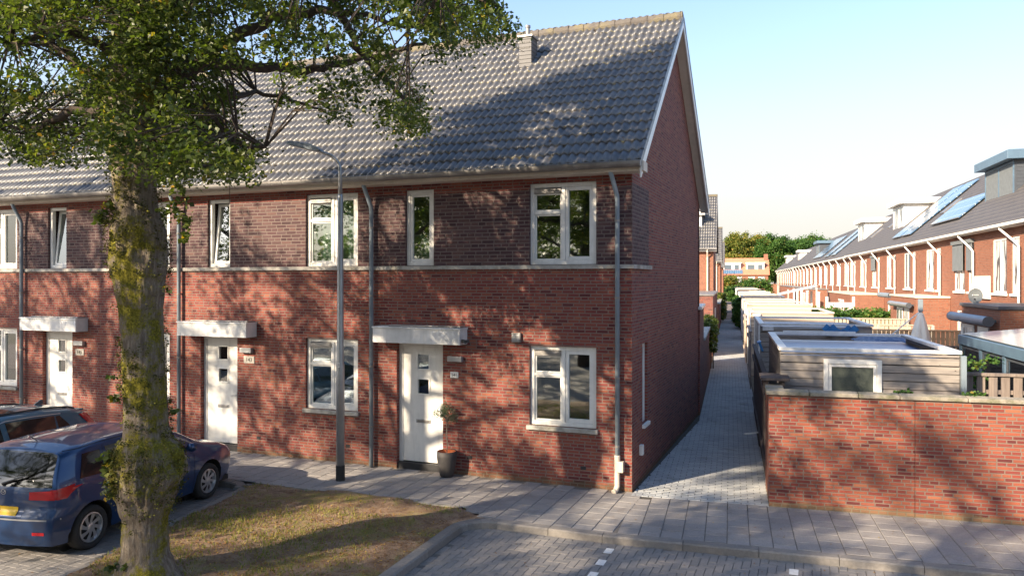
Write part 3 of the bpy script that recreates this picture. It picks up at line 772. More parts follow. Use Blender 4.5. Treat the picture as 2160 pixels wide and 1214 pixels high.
# verge boards and soffits under the roof edge
ct, st = math.cos(SA), math.sin(SA)
for back in (0, 1):
    mb = MB()
    def P(s, h, x):
        y = EY+s*ct-h*st; z = EZ+s*st+h*ct
        return (x, 2*RY-y if back else y, z)
    v = [P(s, h, x) for x in (.205, .23) for s, h in ((-.16, -.20), (-.05, .02), (SL+.02, .02), (SL-.17*0-.155*0, -.15))]
    v[3] = (.205, RY, RZ-.20); v[7] = (.23, RY, RZ-.20); v[2] = (.205, RY, RZ+.03); v[6] = (.23, RY, RZ+.03)
    mb.add(v, [(0,1,2,3),(7,6,5,4),(0,4,5,1),(1,5,6,2),(2,6,7,3),(3,7,4,0)]); mb.build('verge_board', M['white'], h0)
    mb = MB(); mb.add([P(-.05,-.14,.002), P(-.05,-.14,.204), (.204,RY,RZ-.185), (.002,RY,RZ-.185)], [(0,1,2,3)])
    mb.add([P(-.05,-.12,.002), P(-.05,-.12,.204), (.204,RY,RZ-.165), (.002,RY,RZ-.165)], [(0,1,2,3)])
    mb.build('verge_soffit', M['cream'], h0)
    mb = MB()
    for i in range(24):                          # zinc-like side laps of the verge tiles
        s0 = i*.315-.02; s1 = min(s0+.36, SL)
        if s0 > SL-.1: break
        mb.add([P(s0,.075,.236),P(s1,.06,.236),P(s1,-.03,.236),P(s0,-.03,.236),P(s0,.075,.17),P(s1,.06,.17)], [(0,1,2,3),(0,1,5,4)])
    mb.build('verge_tiles', M['tile'], h0)
m = MB(); m.box(.001, .55, .50, .07, .66, .68); m.build('meter_box', M['white'], h0, bevel=.01)
m = MB(); m.box(-2.16, -.06, 2.46, -1.99, -.001, 2.63); m.mi = 1; m.box(-2.145,-.066,2.475,-2.005,-.058,2.60); m.build('wall_vent', [M['zinc'], M['steel']], h0, bevel=.004)
m = MB(); m.box(-3.03,-.30,2.44,-2.99,-.25,2.50); m.tube([(-3.0,-.27,2.47),(-2.93,-.33,2.46)], .03, 10); m.tube([(-3.0,-.25,2.47),(-2.92,-.2,2.47)], .022, 8); m.build('security_lamp', M['black'], h0)
# roof chimney of the end house
m = MB(); m.box(-3.08, 2.72, 7.7, -2.80, 3.10, 8.80)
for z in np.arange(8.15, 8.8, .085): m.box(-3.09, 2.71, z, -2.79, 3.11, z+.006)
ch = m.build('chimney', M['tile_panel'] if 'tile_panel' in M else noisy('slate_cladding', (.13,.13,.135), (.10,.10,.105), 5, .6), h0, bevel=.004)
m = MB(); m.box(-3.11, 2.69, 8.80, -2.77, 3.13, 8.835); m.box(-3.11, 2.69, 8.02, -2.77, 2.72, 8.12); m.build('flashing', M['zinc'], ch)
for a in (8.55, 8.66): 
    m = MB(); m.box(-3.05, 2.714, a, -2.95, 2.719, a+.04); m.box(-2.93,2.714,a,-2.84,2.719,a+.04); m.build('louvre', M['black'], ch)
m = MB(); m.tube([(-2.98,3.0,8.83),(-2.98,3.0,9.08)], .045, 12); m.tube([(-2.98,3.0,9.08),(-2.98,3.0,9.13)], .058, 12); m.build('flue', M['zinc'], ch)

downspout('downpipe', -.30, 5.40, .0, 'grey downpipe at the corner of the gable with a cream leaf trap at its foot', shoe=True, lean=-.07)
downspout('downpipe', -5.09, 5.40, .0, 'grey downpipe between the doors numbered 141 and 143, right of the street lamp')
downspout('downpipe', -9.87, 5.40, .0, 'grey downpipe left of the door numbered 143, beside the mossy trunk')
downspout('downpipe', -14.72, 5.40, .0, 'grey downpipe left of the door numbered 145, near the left edge')

# ------------------------------------------------------------------ garden wall at the alley corner
gwall = thing('garden_wall', 'low red brick garden wall with mossy stone coping in front of the wooden shed', 'wall', OA, TA)
m = MB(); m.box(0, 0, -.12, 2.085, .21, 1.76, 't'); m.box(2.10, 0, -.12, 8.6, .21, 1.76, 't'); m.box(2.085, .012, -.12, 2.10, .2, 1.76, 'tb')
m.box(-.0, .21, -.12, .20, 1.25, 1.76, 't'); m.build('brickwork', M['brick_wall'], gwall)
m = MB(); x = -.045; rr = random.Random(4)
while x < 8.6:
    L = min(rr.uniform(.55, .95), 8.62-x); a = rr.uniform(-.006, .006)
    z = 1.76+.002
    m.prism([(-.05+a, z), (.26+a, z), (.26+a, z+.055), (.10, z+.082), (-.045+a, z+.06)], x, x+L-.007, 'yz'); x += L
m.build('coping', M['coping'], gwall, bevel=.012)
m = MB(); m.prism([(-.05,.27),(.24,.30),(.25,.75),(-.03,.75)], 1.765, 1.83, 'xy'); m.build('coping_block', M['coping'], gwall, bevel=.01)
m = MB(); m.box(-.10, .62, 1.90, .36, 1.35, 1.945); m.box(-.06,.70,1.76,.0,.76,1.90); m.box(.22,.70,1.76,.28,.76,1.90); m.build('cover_board', M['wood_black'], gwall, bevel=.004)

def board_fence(x0, y0, x1, y1, z, label, mat='wood_v', gap=.055, post=True, z0=.02, fr=(OA, TA), group='board fences between the gardens'):
    a = Vector((x0, y0, 0)); b = Vector((x1, y1, 0)); L = (b-a).length; ang = math.atan2(y1-y0, x1-x0)
    c, s = math.cos(fr[1]), math.sin(fr[1]); loc = (fr[0].x+c*x0-s*y0, fr[0].y+s*x0+c*y0, 0)
    f = thing('board_fence', label, 'fence', loc, fr[1]+ang, group)
    m = MB(); x = .05; w_ = .125; rr = random.Random(int(L*100))
    while x+w_ < L:
        m.box(x, -.012+rr.uniform(-.003,.003), z0, x+w_, .012, z-.05+rr.uniform(-.008, .0)); x += w_+gap
        if len(m.f) > 3000: break
    m.build('boards', M[mat], f)
    m = MB(); m.box(0, .013, .35, L, .05, .42); m.box(0, .013, z-.35, L, .05, z-.28); m.box(0, -.045, z-.048, L, .045, z); m.build('rail', M[mat], f)
    if post:
        n = max(1, int(round(L/1.9)))
        for i in range(n+1):
            m = MB(); xx = i*L/n; m.box(xx-.05, -.055, 0, xx+.05, .012, z-.02); m.box(xx-.05,.012,0,xx+.05,.06,z-.052); m.build('post', M['stone'], f, bevel=.008)
    return f
board_fence(3.12, 1.6, 8.55, 1.6, 2.03, 'grey vertical board fence with concrete posts right of the nearest shed, behind the brick wall')
board_fence(3.1, 17.1, 7.1, 17.1, 1.82, 'tan board fence behind the folded cream parasol', 'wood_tan', .02)
board_fence(3.1, 20.5, 7.0, 20.5, 1.82, 'pale board fence between the parasol and the leafy hedge, nearer of two', 'wood_pale', .04)
board_fence(3.1, 26.0, 7.2, 26.0, 1.80, 'pale board fence right under the leafy hedge, farther of two', 'wood_pale', .04)
board_fence(3.4, 14.2, 7.0, 14.2, 1.5, 'weathered low board fence in shade in front of the tan one', 'wood_v', .05)
board_fence(.03, 1.3, .03, 9.0, 1.84, 'dark stained board fence along the alley beside the nearest shed', 'wood_black', .008, False, group=None)
board_fence(.05, 13.3, .05, 17.1, 1.9, 'grey board fence along the alley past the second shed', 'wood_v', .01, False, group=None)
board_fence(.05, 21.4, .05, 26.1, 1.9, 'grey board fence along the alley past the third shed', 'wood_pale', .01, False, group=None)
m = MB(); m.prism([(0,0),(.30,.02),(.30,.13),(0,.10)], 0, .03, 'xy'); o = m.build('sign_board', M['white'], None, bevel=.004)
p = Aw(-.30, 4.3, .28); o.location = p; o.rotation_euler = (R(-12), R(-8), TA+R(5)); tag(o, 'small white board sticking out into the alley at the foot of the dark fence', 'board')
m = MB(); m.box(-.02, -.02, .28, .06, .04, 0); o = m.build('sign_bracket', M['wood_black'], o)
o.location = (.28, .05, -.28)

def garden_shed(x0, y0, x1, y1, z, label, mat, trim, roofm, window=False, lamp=False, board=True):
    s = thing('garden_shed', label, 'shed', Aw(x0, y0, 0), TA, 'flat-roofed garden sheds along the alley')
    W, D = x1-x0, y1-y0; m = MB(); rr = random.Random(int(y0*7)); bh = .135; zz = .0
    wx0, wx1, wz0, wz1 = .68, 1.58, 1.20, 2.235
    while zz < z-.10:
        t = min(bh-.008, z-.08-zz)
        def row(a, b): m.prism([(0,zz),(-.018,zz+.012),(-.012,zz+t),(0,zz+t)], a, b, 'yz')
        if window and zz+t > wz0 and zz < wz1: row(0, wx0); row(wx1, W)
        else: row(0, W)
        m.prism([(0,zz),(-.018,zz+.012),(-.012,zz+t),(0,zz+t)], 0, D, 'xz') if False else m.box(-.016, .0, zz, .0, D, zz+t)
        m.box(W, 0, zz, W+.016, D, zz+t); zz += bh
    m.box(.002, .002, 0, W-.002, D-.002, z-.27); m.build('cladding', M[mat], s)
    m = MB(); e = .04; h = .058
    m.box(-e, -e, z-h, W+e, -e+.10, z); m.box(-e, D+e-.10, z-h, W+e, D+e, z); m.box(-e, -e+.10, z-h, -e+.14, D+e-.10, z); m.box(W+e-.14, -e+.10, z-h, W+e, D+e-.10, z)
    m.build('roof_trim', M[trim], s, bevel=.008)
    m = MB(); m.box(-e+.09, -e+.09, z-.24, W+e-.12, D+e-.09, z-.16)
    m.build('roof', M[roofm], s)
    if board:
        m = MB(); m.box(-.055, -.03, 0, -.018, .09, z-h-.002); m.box(-.055, D-.09, 0, -.018, D+.03, z-h-.002); m.build('corner_board', M['white' if trim != 'zinc' else 'pipe'], s)
    if window:
        m = MB(); m.box(wx0, -.014, wz1+.002, wx1, -.001, 2.29); m.build('fill_board', M[mat], s)
        m = MB(); frame_rect(m, wx0, wz0, wx1, wz1, .075, -.05, .02); wo = m.build('window', M['white'], s, bevel=.005)
        m = MB(); frame_rect(m, wx0+.078, wz0+.078, wx1-.078, wz1-.078, .05, -.035, .01); m.box(wx0+.012,-.058,1.93,wx0+.03,-.05,2.03); m.build('casement', M['white'], wo, bevel=.004)
        m = MB(); m.box(wx0+.126, -.015, wz0+.12, wx1-.126, -.008, wz1-.126); m.build('pane', M['frosted'], wo)
        m = MB(); m.box(W+.022, -.05, 0, W+.10, .03, z-.08); m.build('post', M['pipe'], s)
        m = MB(); m.box(.28,D-.02,z+.001,1.75,D+.05,z+.035); m.build('batten', M['white_alu'], s)  # white strip stands in for a glint on the rear trim
    if lamp:
        m = MB(); m.box(.05, -.10, z-.20, .33, -.02, z-.085); m.build('shed_light', M['white_alu'], s, bevel=.008)
    return s
YS = [1.1, 9.1, 17.2, 26.2, 34.5, 43.5, 53, 63, 74, 86, 99, 113]
ORD = ['third', 'fourth', 'fifth', 'sixth', 'seventh', 'eighth', 'ninth', 'tenth', 'eleventh', 'twelfth']
garden_shed(.25, 1.17, 2.98, 5.12, 2.42, 'nearest grey wooden shed with flat blue roof and white framed frosted window', 'wood', 'alu_trim' if 'alu_trim' in M else 'white_alu', 'roof_sky_blue', window=True, board=False)
garden_shed(.20, 9.1, 2.97, 13.2, 2.40, 'second grey wooden shed from the brick wall, with blue birdhouses under its flat roof', 'wood', 'white_alu', 'roof_sky_blue', lamp=True)
for i, y in enumerate(YS[2:]):
    garden_shed(.16+.02*(i % 2), y, 3.0+(.1 if i == 1 else 0), y+4.1+(.2 if i % 3 == 0 else 0), 2.40+(.03 if i % 2 else 0), '%s flat-roofed wooden shed from the brick wall along the alley' % ORD[i], 'wood_pale' if i != 2 else 'wood', 'cream' if i not in (3,) else 'white', ['stone','wood_pale','roof_sky_blue','stone'][i % 4], lamp=(i == 0))
# birdhouses on the second shed
for i, (x, s_) in enumerate(((1.94, 1.0), (2.21, .62), (2.46, .95))):
    b = thing('birdhouse', ['blue birdhouse on the second shed, leftmost of three', 'smallest blue birdhouse, between the two larger ones', 'blue birdhouse on the second shed, nearest to its corner post'][i], 'birdhouse', Aw(x, 9.075, 2.10), TA, 'blue birdhouses on the shed wall')
    m = MB(); w_ = .085*s_; m.prism([(-w_,0),(w_,0),(w_,.13*s_),(0,.22*s_),(-w_,.13*s_)], -.16*s_, 0, 'xz'); m.build('box', M['blue'], b)
    m = MB(); m.bar((-w_-.035*s_,-.09*s_,.105*s_),(0,-.09*s_,.24*s_),.22*s_,.014,(0,1,0)); m.bar((w_+.035*s_,-.09*s_,.105*s_),(0,-.09*s_,.24*s_),.22*s_,.014,(0,1,0))
    m.v = [(v[0], v[1], v[2]) for v in m.v]; m.build('roof', M['blue'], b)
    m = MB(); m.lathe([(0,0),(.022*s_,0),(.022*s_,.003),(0,.003)], 14, (0,-.163*s_,.10*s_), 'y'); m.build('entrance_hole', M['black'], b)
m = MB(); n = 17
for i in range(n):
    for j in range(8):
        def Z(i, j): return 2.12+.16*math.sin(i/n*math.pi)**.6*math.sin(j/8*math.pi)**.5+.02*math.sin(i*1.9+j*2.3)
        m.quad((i*.075,j*.25,Z(i,j)),((i+1)*.075,j*.25,Z(i+1,j)),((i+1)*.075,(j+1)*.25,Z(i+1,j+1)),(i*.075,(j+1)*.25,Z(i,j+1)))
for i in range(n): m.quad((i*.075,0,Z(i,0)),((i+1)*.075,0,Z(i+1,0)),((i+1)*.075,0,2.0),(i*.075,0,2.0))
o = m.build('tarpaulin', M['blue_tarp'] if 'blue_tarp' in M else noisy('blue_tarp', (.05,.09,.22), (.03,.06,.15), 4, .5, .01), None, smooth=True)
o.location = Aw(2.3, 6.0, -.02); o.rotation_euler = (0,0,TA); tag(o, 'rumpled dark blue tarpaulin showing just behind the nearest shed roof', 'tarpaulin')
m = MB(); m.box(0,0,0,.05,.35,.20); m.box(-.02,-.02,.20,.07,.37,.22); o = m.build('blue_box', M['blue'], None, bevel=.01); o.location = Aw(.06, 4.6, 2.02); o.rotation_euler = (0, R(-20), TA)
tag(o, 'small bright blue box fixed at the alley side of the nearest shed roof', 'box')

# ------------------------------------------------------------------ folded parasol, awnings, veranda
p = thing('parasol', 'folded cream parasol with slanting arm in front of the tan fence', 'parasol', Aw(5.6, 16.0, 0), TA)
m = MB(); prof = [(.03,2.50),(.09,2.42),(.17,2.1),(.25,1.6),(.29,1.15),(.27,1.05),(.05,1.03)]
base = len(m.v); n = 24
for r_, z in prof:
    for j in range(n):
        a = 2*math.pi*j/n; q = r_*(1+.28*math.cos(a*6)*min(1, (2.5-z)*1.2)); m.v.append((q*math.cos(a), q*math.sin(a), z))
for i in range(len(prof)-1):
    for j in range(n): m.f.append((i*n+j, i*n+(j+1)%n, (i+1)*n+(j+1)%n, (i+1)*n+j)); m.m.append(0)
m.build('canopy', noisy('cream_cloth', (.82,.78,.70), (.7,.66,.58), 5, .9), p, smooth=True)
m = MB(); m.tube([(0,0,0),(0,0,2.56)], .022, 8); m.tube([(-1.15,0,1.45),(0,0,2.52)], .02, 8); m.tube([(-1.15,0,0),(-1.15,0,1.5)], .03, 8); m.build('pole', M['white_alu'], p)
m = MB(); m.box(-.07,-.07,2.50,.07,.07,2.92); m.box(-.05,-.05,2.3,.05,.05,2.5); m.build('head', M['pipe'], p, bevel=.01)

# ------------------------------------------------------------------ row of houses across the gardens
def wall_at(mb, y0, y1, z0, z1, holes, x=0.0, depth=.1, back=False):
    t = MB(); wall_xz(t, y0, y1, z0, z1, holes, 0, depth, back=back)
    mb.add([(x+v[1], v[0], v[2]) for v in t.v], t.f)
REZ = 5.50; RRX = 3.9; RRZ = 9.2; RSA = math.atan2(RRZ-REZ, RRX+.35)
def roofp(s, y, lift=0): return (-.35+s*math.cos(RSA)-lift*math.sin(RSA), y, REZ+s*math.sin(RSA)+lift*math.cos(RSA))
RL = math.hypot(RRX+.35, RRZ-REZ); HP = 5.0
def far_house(i, y0, xo, label, detail=2):
    h = thing('terraced_house', label, 'house', Aw(8.7+xo, y0, 0), TA, 'terraced houses across the gardens')
    nw = (2.0, 3.1, 2.75, 5.05); ww = (3.35, 3.1, 5.0-.05, 5.05); ww = (3.0+.25, 3.1, 4.75, 5.05)
    g1 = (.6, .1, 1.6, 2.3); g2 = (2.3, .5, 4.4, 2.3)
    m = MB(); wall_at(m, 0, HP, -.1, 5.5, [nw, ww, g1, g2]); m.build('wall', M['brick_far'], h)
    m = MB(); v = [roofp(-.05,0,.06), roofp(-.05,HP,.06), roofp(RL,HP,.06), roofp(RL,0,.06)]; m.add(v+[(2*RRX-v[0][0],0,v[0][2]),(2*RRX-v[0][0],HP,v[0][2])], [(0,1,2,3),(3,2,5,4)])
    m.add([roofp(-.05,0,-.04), roofp(-.05,HP,-.04), v[1], v[0]], [(0,1,2,3)])
    o = m.build('roof', M['fartile'], h, fixn=False); me = o.data; uvl = me.uv_layers[0].data
    for pl in me.polygons:
        for li in pl.loop_indices:
            c = me.vertices[me.loops[li].vertex_index].co; uvl[li].uv = (c.y, (c.z-5)/math.sin(RSA) if pl.index == 0 else (c.z-5)*1.4)
    m = MB(); m.box(-.42, 0, 5.40, -.30, HP, 5.50); m.box(-.30, 0, 5.36, -.001, HP, 5.46); m.build('gutter', M['white'], h)
    for (a, b, c, d) in (nw, ww, g1, g2):
        m = MB(); t = MB(); frame_rect(t, a, b, c, d, .07, .03, .09); m.add([(v[1], v[0], v[2]) for v in t.v], t.f)
        if c-a > 1.2: m.box(.03, (a+c)/2-.04, b+.07, .09, (a+c)/2+.04, d-.07)
        wo = m.build('window' if (a, b, c, d) != g1 else 'door', M['white'], h)
        m = MB(); m.box(.055, a+.07, b+.07, .06, c-.07, d-.07); m.build('pane', M['pale_pane'] if (i*3+int(a*7)) % 5 else M['far_glass'], wo)
        if b > 3: m = MB(); m.box(-.06, a-.06, b-.09, .05, c+.06, b-.003); m.build('sill', M['white'], wo)
    m = MB(); m.tube([(-.34,2.85,5.42),(-.34,2.85,5.32),(-.16,1.95,4.85),(-.10,1.78,4.7),(-.10,1.78,.1)], .04, 8); m.build('downpipe', M['white'], h, smooth=True)
    return h
M['pale_pane'] = newmat('curtained_pane', (.6,.6,.58), .15)
_t = NT(M['pale_pane']); _mp = _t.n('ShaderNodeMapping'); _t.l(_t.n('ShaderNodeTexCoord').outputs['Object'], _mp.inputs[0]); _mp.inputs['Scale'].default_value = (1, 1, .25)
_t.l(_t.ramp(_t.noise(2.2, 2, .5, _mp.outputs[0]), [(.40, (.62,.62,.60)), (.44, (.50,.51,.50)), (.50, (.52,.53,.52)), (.53, (.08,.09,.10)), (.60, (.05,.06,.07)), (.63, (.55,.55,.53))]), _t.p.inputs['Base Color'])
blk = [(0, 11, -.5, 0), (11, 23, 54.7, .25), (23, 33, 114.9, .5)]
def far_label(i):
    if i < 3: return 'brick row house across the gardens with %s' % ['its front hidden behind the glass veranda', 'a flat extension behind the glass veranda', 'a brick extension and long grey awning roller'][i]
    if i == 3: return 'brick row house across the gardens below the white windowed wall with satellite dish'
    if i == 4: return 'brick row house with dark roller screens and the big anthracite dormer'
    return None
FH = []
for b0, b1, ys, xo in blk:
    for i in range(b0, b1):
        y0 = ys+(i-b0)*HP
        lab = far_label(i) or ('%s brick house of the long row across the gardens, counted from the right edge' % {5:'sixth',6:'seventh',7:'eighth',8:'ninth',9:'tenth',10:'eleventh',11:'twelfth',12:'thirteenth',13:'fourteenth',14:'fifteenth',15:'sixteenth',16:'seventeenth',17:'eighteenth',18:'nineteenth',19:'twentieth',20:'twenty-first',21:'twenty-second',22:'twenty-third',23:'twenty-fourth',24:'twenty-fifth',25:'twenty-sixth',26:'twenty-seventh',27:'twenty-eighth',28:'twenty-ninth',29:'thirtieth',30:'thirty-first',31:'thirty-second',32:'thirty-third'}[i])
        h = far_house(i, y0, xo, lab); FH.append((h, y0, xo))
        if i == b0 and b0 > 0:
            m = MB(); m.bar(roofp(-.1,-.02,.0), roofp(RL,-.02,.0), .05, .2, (0,1,0)); m.build('verge_board', M['white'], h)
            m = MB(); m.add([(0,0,0),(2*RRX,0,0),(2*RRX,0,5.5),(RRX,0,9.1),(0,0,5.5)], [(0,1,2,3,4)]); m.build('gable_wall', M['brick_far'], h)
        if i == b1-1:
            m = MB(); m.add([(0,HP,0),(2*RRX,HP,0),(2*RRX,HP,5.5),(RRX,HP,9.1),(0,HP,5.5)], [(0,1,2,3,4)]); m.build('gable_wall', M['brick_far'], h)
def host(y):
    for h, y0, xo in FH:
        if y0 <= y < y0+HP: return h, y-y0
    return FH[-1][0], 0
def dormer(y0, w, dark, zb=6.85, zt=8.15, xf=1.22):
    h, ly = host(y0+w/2); ly -= w/2; fm = M['bluegrey'] if dark else M['white']
    m = MB(); zs = lambda x: REZ+(x+.35)*math.tan(RSA)
    m.prism([(xf,zb-.1),(xf,zt),(RRX-.2,zt),(RRX-.2,zb-.1)], ly, ly+w, 'xz'); 
    if dark:
        for k in range(9): m.box(xf+.06, ly-.012, zb+.03+k*.14, RRX-.3, ly, zb+.155+k*.14)
    d = m.build('dormer', M['darkgrey'] if dark else M['render_white'], h)
    m = MB(); m.box(xf-.34, ly-.34, zt, RRX+.1, ly+w+.34, zt+.34); m.box(xf-.28,ly-.28,zt+.34,RRX,ly+w+.28,zt+.36); m.build('dormer_roof', fm, d, bevel=.01)
    m = MB(); t = MB(); frame_rect(t, ly+.02, zb, ly+w-.02, zt-.03, .09, -.03, .02); t.box(ly+w*.5-.04,-.03,zb+.09,ly+w*.5+.04,.02,zt-.12); m.add([(xf+v[1], v[0], v[2]) for v in t.v], t.f); wo = m.build('window', fm, d)
    m = MB(); m.box(xf-.012, ly+.11, zb+.09, xf-.005, ly+w-.11, zt-.12); m.build('screen', M['plastic_grey'] if dark else M['pale_pane'], wo)
dormer(20.9, 3.5, True, 6.75, 8.2); dormer(40.4, 3.3, False, 6.65, 8.35); dormer(56.6, 3.4, False, 6.65, 8.35); dormer(90.5, 3.6, True); dormer(122, 3.4, False); dormer(152, 3.4, False)
def solar(y0, y1, s0, s1, label):
    """strip of panels on the roof slope, s measured up the slope"""
    o = thing('solar_panels', label, 'solar panels', Aw(8.7+(0 if y0 < 54 else .25), y0, 0), TA, 'solar panels on the roofs across the gardens')
    n = max(1, int(round((y1-y0)/1.02))); w_ = (y1-y0)/n
    for k in range(n):
        q0 = s0[0]+(s0[1]-s0[0])*k/max(1, n-1) if isinstance(s0, tuple) else s0
        a = [roofp(q0, k*w_+.01, .17), roofp(q0, (k+1)*w_-.01, .17), roofp(q0+s1, (k+1)*w_-.01, .17), roofp(q0+s1, k*w_+.01, .17)]
        b = [roofp(q0, k*w_+.01, .12), roofp(q0, (k+1)*w_-.01, .12), roofp(q0+s1, (k+1)*w_-.01, .12), roofp(q0+s1, k*w_+.01, .12)]
        m = MB(); m.add(a+b, [(0,1,2,3),(0,4,5,1),(1,5,6,2),(2,6,7,3),(3,7,4,0)]); m.build('panel', M['solar'], o)
        m = MB(); m.box(*[min(a[0][i], a[1][i])-.02 for i in range(3)], *[max(a[0][i], a[1][i])+(.01 if i != 1 else 0) for i in range(3)]); m.build('clamp_rail', M['zinc'], o)
solar(25.0, 30.0, 1.05, 1.75, 'blue solar panels low on the roof, beside the anthracite dormer')
solar(33.0, 35.3, .65, 4.4, 'long solar strip climbing from gutter to ridge, nearer of the pair behind the anthracite dormer')
solar(35.6, 37.9, .65, 4.4, 'long solar strip climbing from gutter to ridge, right beside the nearest white dormer')
solar(65.5, 68.5, .5, 3.6, 'solar strip beyond the second white dormer, nearer of two')
solar(71.0, 74.0, .5, 4.6, 'solar strip beyond the second white dormer, farther of two')
solar(79.0, 88.0, .8, 3.6, 'far solar panels just before the small grey dormer')
for (y, s_) in ((31.2, 2.2), (47, 2.6), (50.5, 1.8)):
    h, ly = host(y); m = MB(); a = [roofp(s_, ly, .12), roofp(s_, ly+.8, .12), roofp(s_+1.1, ly+.8, .12), roofp(s_+1.1, ly, .12)]
    b = [roofp(s_, ly, .0), roofp(s_, ly+.8, .0), roofp(s_+1.1, ly+.8, .0), roofp(s_+1.1, ly, .0)]
    m.add(a+b, [(0,1,2,3),(0,4,5,1),(1,5,6,2),(2,6,7,3),(3,7,4,0)]); m.build('skylight', M['zinc'], h)
# screens, flat extensions, awnings
for yy, zz in ((22.75, 3.95), (21.5, 3.95), (41.5, 4.2)):
    h, ly = host(yy+.5); m = MB(); a, b = (3.3, 4.7) if yy != 21.5 else (2.05, 2.7); m.box(-.09, a-.05, zz, -.07, b+.05, 5.05); m.box(-.15, a-.08, 5.05, -.002, b+.08, 5.2)
    m.build('roller_screen', M['plastic_grey'], h)
h, ly = host(20.5); m = MB(); m.box(-.02, 1.1, 2.95, .0, 2.0-.25, 3.0); m.box(-.055,-.0,2.92,-.001,1.75,3.72); m.box(-.09,-.05,2.86,-.001,1.8,2.92); m.build('white_panel', M['white'], h)
def extension(y0, y1, x0, z, label, trim='darkgrey'):
    e = thing('flat_extension', label, 'extension', Aw(x0, y0, 0), TA, 'flat brick extensions behind the houses across the gardens')
    W = 8.69-x0; m = MB(); m.box(0, 0, -.05, W, y1-y0, z, 't'); m.build('wall', M['brick_far'], e)
    m = MB(); m.box(-.05, -.05, z, W, y1-y0+.05, z+.09); m.build('roof_edge', M[trim], e, bevel=.01)
    m = MB(); L = y1-y0; m.box(-.03, L*.25, .15, -.002, L*.25+.95, 2.25); m.box(-.03, L*.25+1.3, .8, -.002, L*.25+2.6, 2.25); wo = m.build('window', M['white'], e)
    m = MB(); m.box(-.04, L*.25+.15, .9, -.032, L*.25+.8, 2.1); m.box(-.04, L*.25+1.4, .9, -.032, L*.25+2.5, 2.15); m.build('pane', M['pale_pane'], wo)
    return e
extension(10.2, 13.7, 6.25, 2.78, 'flat brick extension with dark roof edge, carrying the satellite dish and the longest awning roller')
extension(24.9, 30.6, 7.35, 2.76, 'flat sunlit brick extension behind the folded parasol', 'cream')
extension(40.0, 52.0, 6.75, 2.62, 'broad flat brick extension just above the leafy hedge', 'cream')
extension(68.0, 86.0, 6.9, 2.6, 'long flat brick extension beyond the hedge with white posts in front', 'zinc')
extension(92.0, 120.0, 7.1, 2.6, 'farthest flat brick extension, a thin strip above the shed roofs', 'zinc')
def awning(x, y0, y1, z, r, label, mat='steel'):
    a = thing('awning', label, 'awning', Aw(x, y0, z), TA, 'rolled awnings on the extensions')
    m = MB(); L = y1-y0; n = 16; m.tube([(0,0,0),(0,L,0)], r, n); m.build('cassette', M[mat], a, smooth=False, bevel=0)
    for q in (-.03, L+.001): m = MB(); m.tube([(0,q,0),(0,q+.029,0)], r*1.04, n); m.build('end_cap', M['darkgrey'], a)
    m = MB(); m.box(0,.2,-.04,.30,.26,.04); m.box(0,L-.3,-.04,.30,L-.24,.04); m.build('bracket', M['darkgrey'], a)
    return a
M['awn'] = noisy('awning_metal', (.20,.24,.31), (.15,.18,.24), 3, .4)
awning(6.0, 10.3, 13.8, 2.46, .135, 'long blue grey awning roller with round end cap above the glass veranda', 'awn')
awning(7.1, 25.2, 29.4, 2.42, .12, 'grey awning roller on the sunlit extension left of the folded parasol', 'steel')
awning(7.45, 31.2, 34.2, 2.75, .13, 'shorter dark awning roller higher up behind the grey one', 'pipe')
# satellite dish on the near extension
d = thing('satellite_dish', 'grey satellite dish with white lettering standing on the flat extension roof', 'satellite dish', Aw(6.75, 12.9, 2.87), TA)
m = MB(); rings = [(.0,.0),(.12,.012),(.24,.045),(.34,.09)]; n = 24
for r_, dd in rings:
    for j in range(n): a = 2*math.pi*j/n; m.v.append((r_*math.cos(a)*.9, dd, .36+r_*math.sin(a)*1.08))
for i in range(3):
    for j in range(n): m.f.append((i*n+j, i*n+(j+1)%n, (i+1)*n+(j+1)%n, (i+1)*n+j)); m.m.append(0)
for v_ in range(len(m.v)): x_, y_, z_ = m.v[v_]; m.v[v_] = (x_, -y_, z_)
m.build('reflector', M['plastic_grey'], d, smooth=True)
m = MB(); m.tube([(0,.03,0),(0,.03,.38)], .022, 8); m.tube([(0,.02,.1),(0,-.35,.2)], .012, 6); m.box(-.04,-.40,.16,.04,-.33,.24); m.build('arm', M['black'], d)
m = MB(); m.box(-.14,-.052,.37,-.10,-.050,.42); m.box(-.15,-.052,.39,-.09,-.050,.40)
for k in range(6): m.box(-.06+k*.033,-.048,.385,-.06+k*.033+.022,-.046,.415)
m.build('lettering', M['white'], d)
d.rotation_euler = (0, 0, TA-R(22)); d.scale = (.62,.62,.62); d.location = Aw(6.5, 13.2, 2.87)
# glass veranda
v = thing('glass_veranda', 'glass roofed veranda with slate blue frame and sliding glass walls behind the board fence', 'veranda', Aw(4.35, .62, 0), TA)
VL = 5.7; VX = 4.3
m = MB(); m.box(-.08, 0, 2.16, .10, VL, 2.36); 
for k in range(9): y = k*VL/8; m.bar((.10,min(y+.03,VL-.03),2.34),(VX,min(y+.03,VL-.03),2.80),.06,.08)
m.build('roof_frame', M['bluegrey'], v, bevel=.01)
m = MB(); m.add([(.0,.02,2.385),(.0,VL-.02,2.385),(VX,VL-.02,2.85),(VX,.02,2.85)], [(0,1,2,3)]); m.add([(.0,.02,2.375),(.0,VL-.02,2.375),(VX,VL-.02,2.84),(VX,.02,2.84)], [(3,2,1,0)]); m.build('roof_glass', noisy('milky_glass', (.55,.62,.64), (.45,.52,.55), 2, .15), v)
for k in range(5): 
    y = .04+k*(VL-.08)/4; m = MB(); m.box(-.05, y-.05, 0, .06, y+.05, 2.16); m.build('post', M['bluegrey'], v)
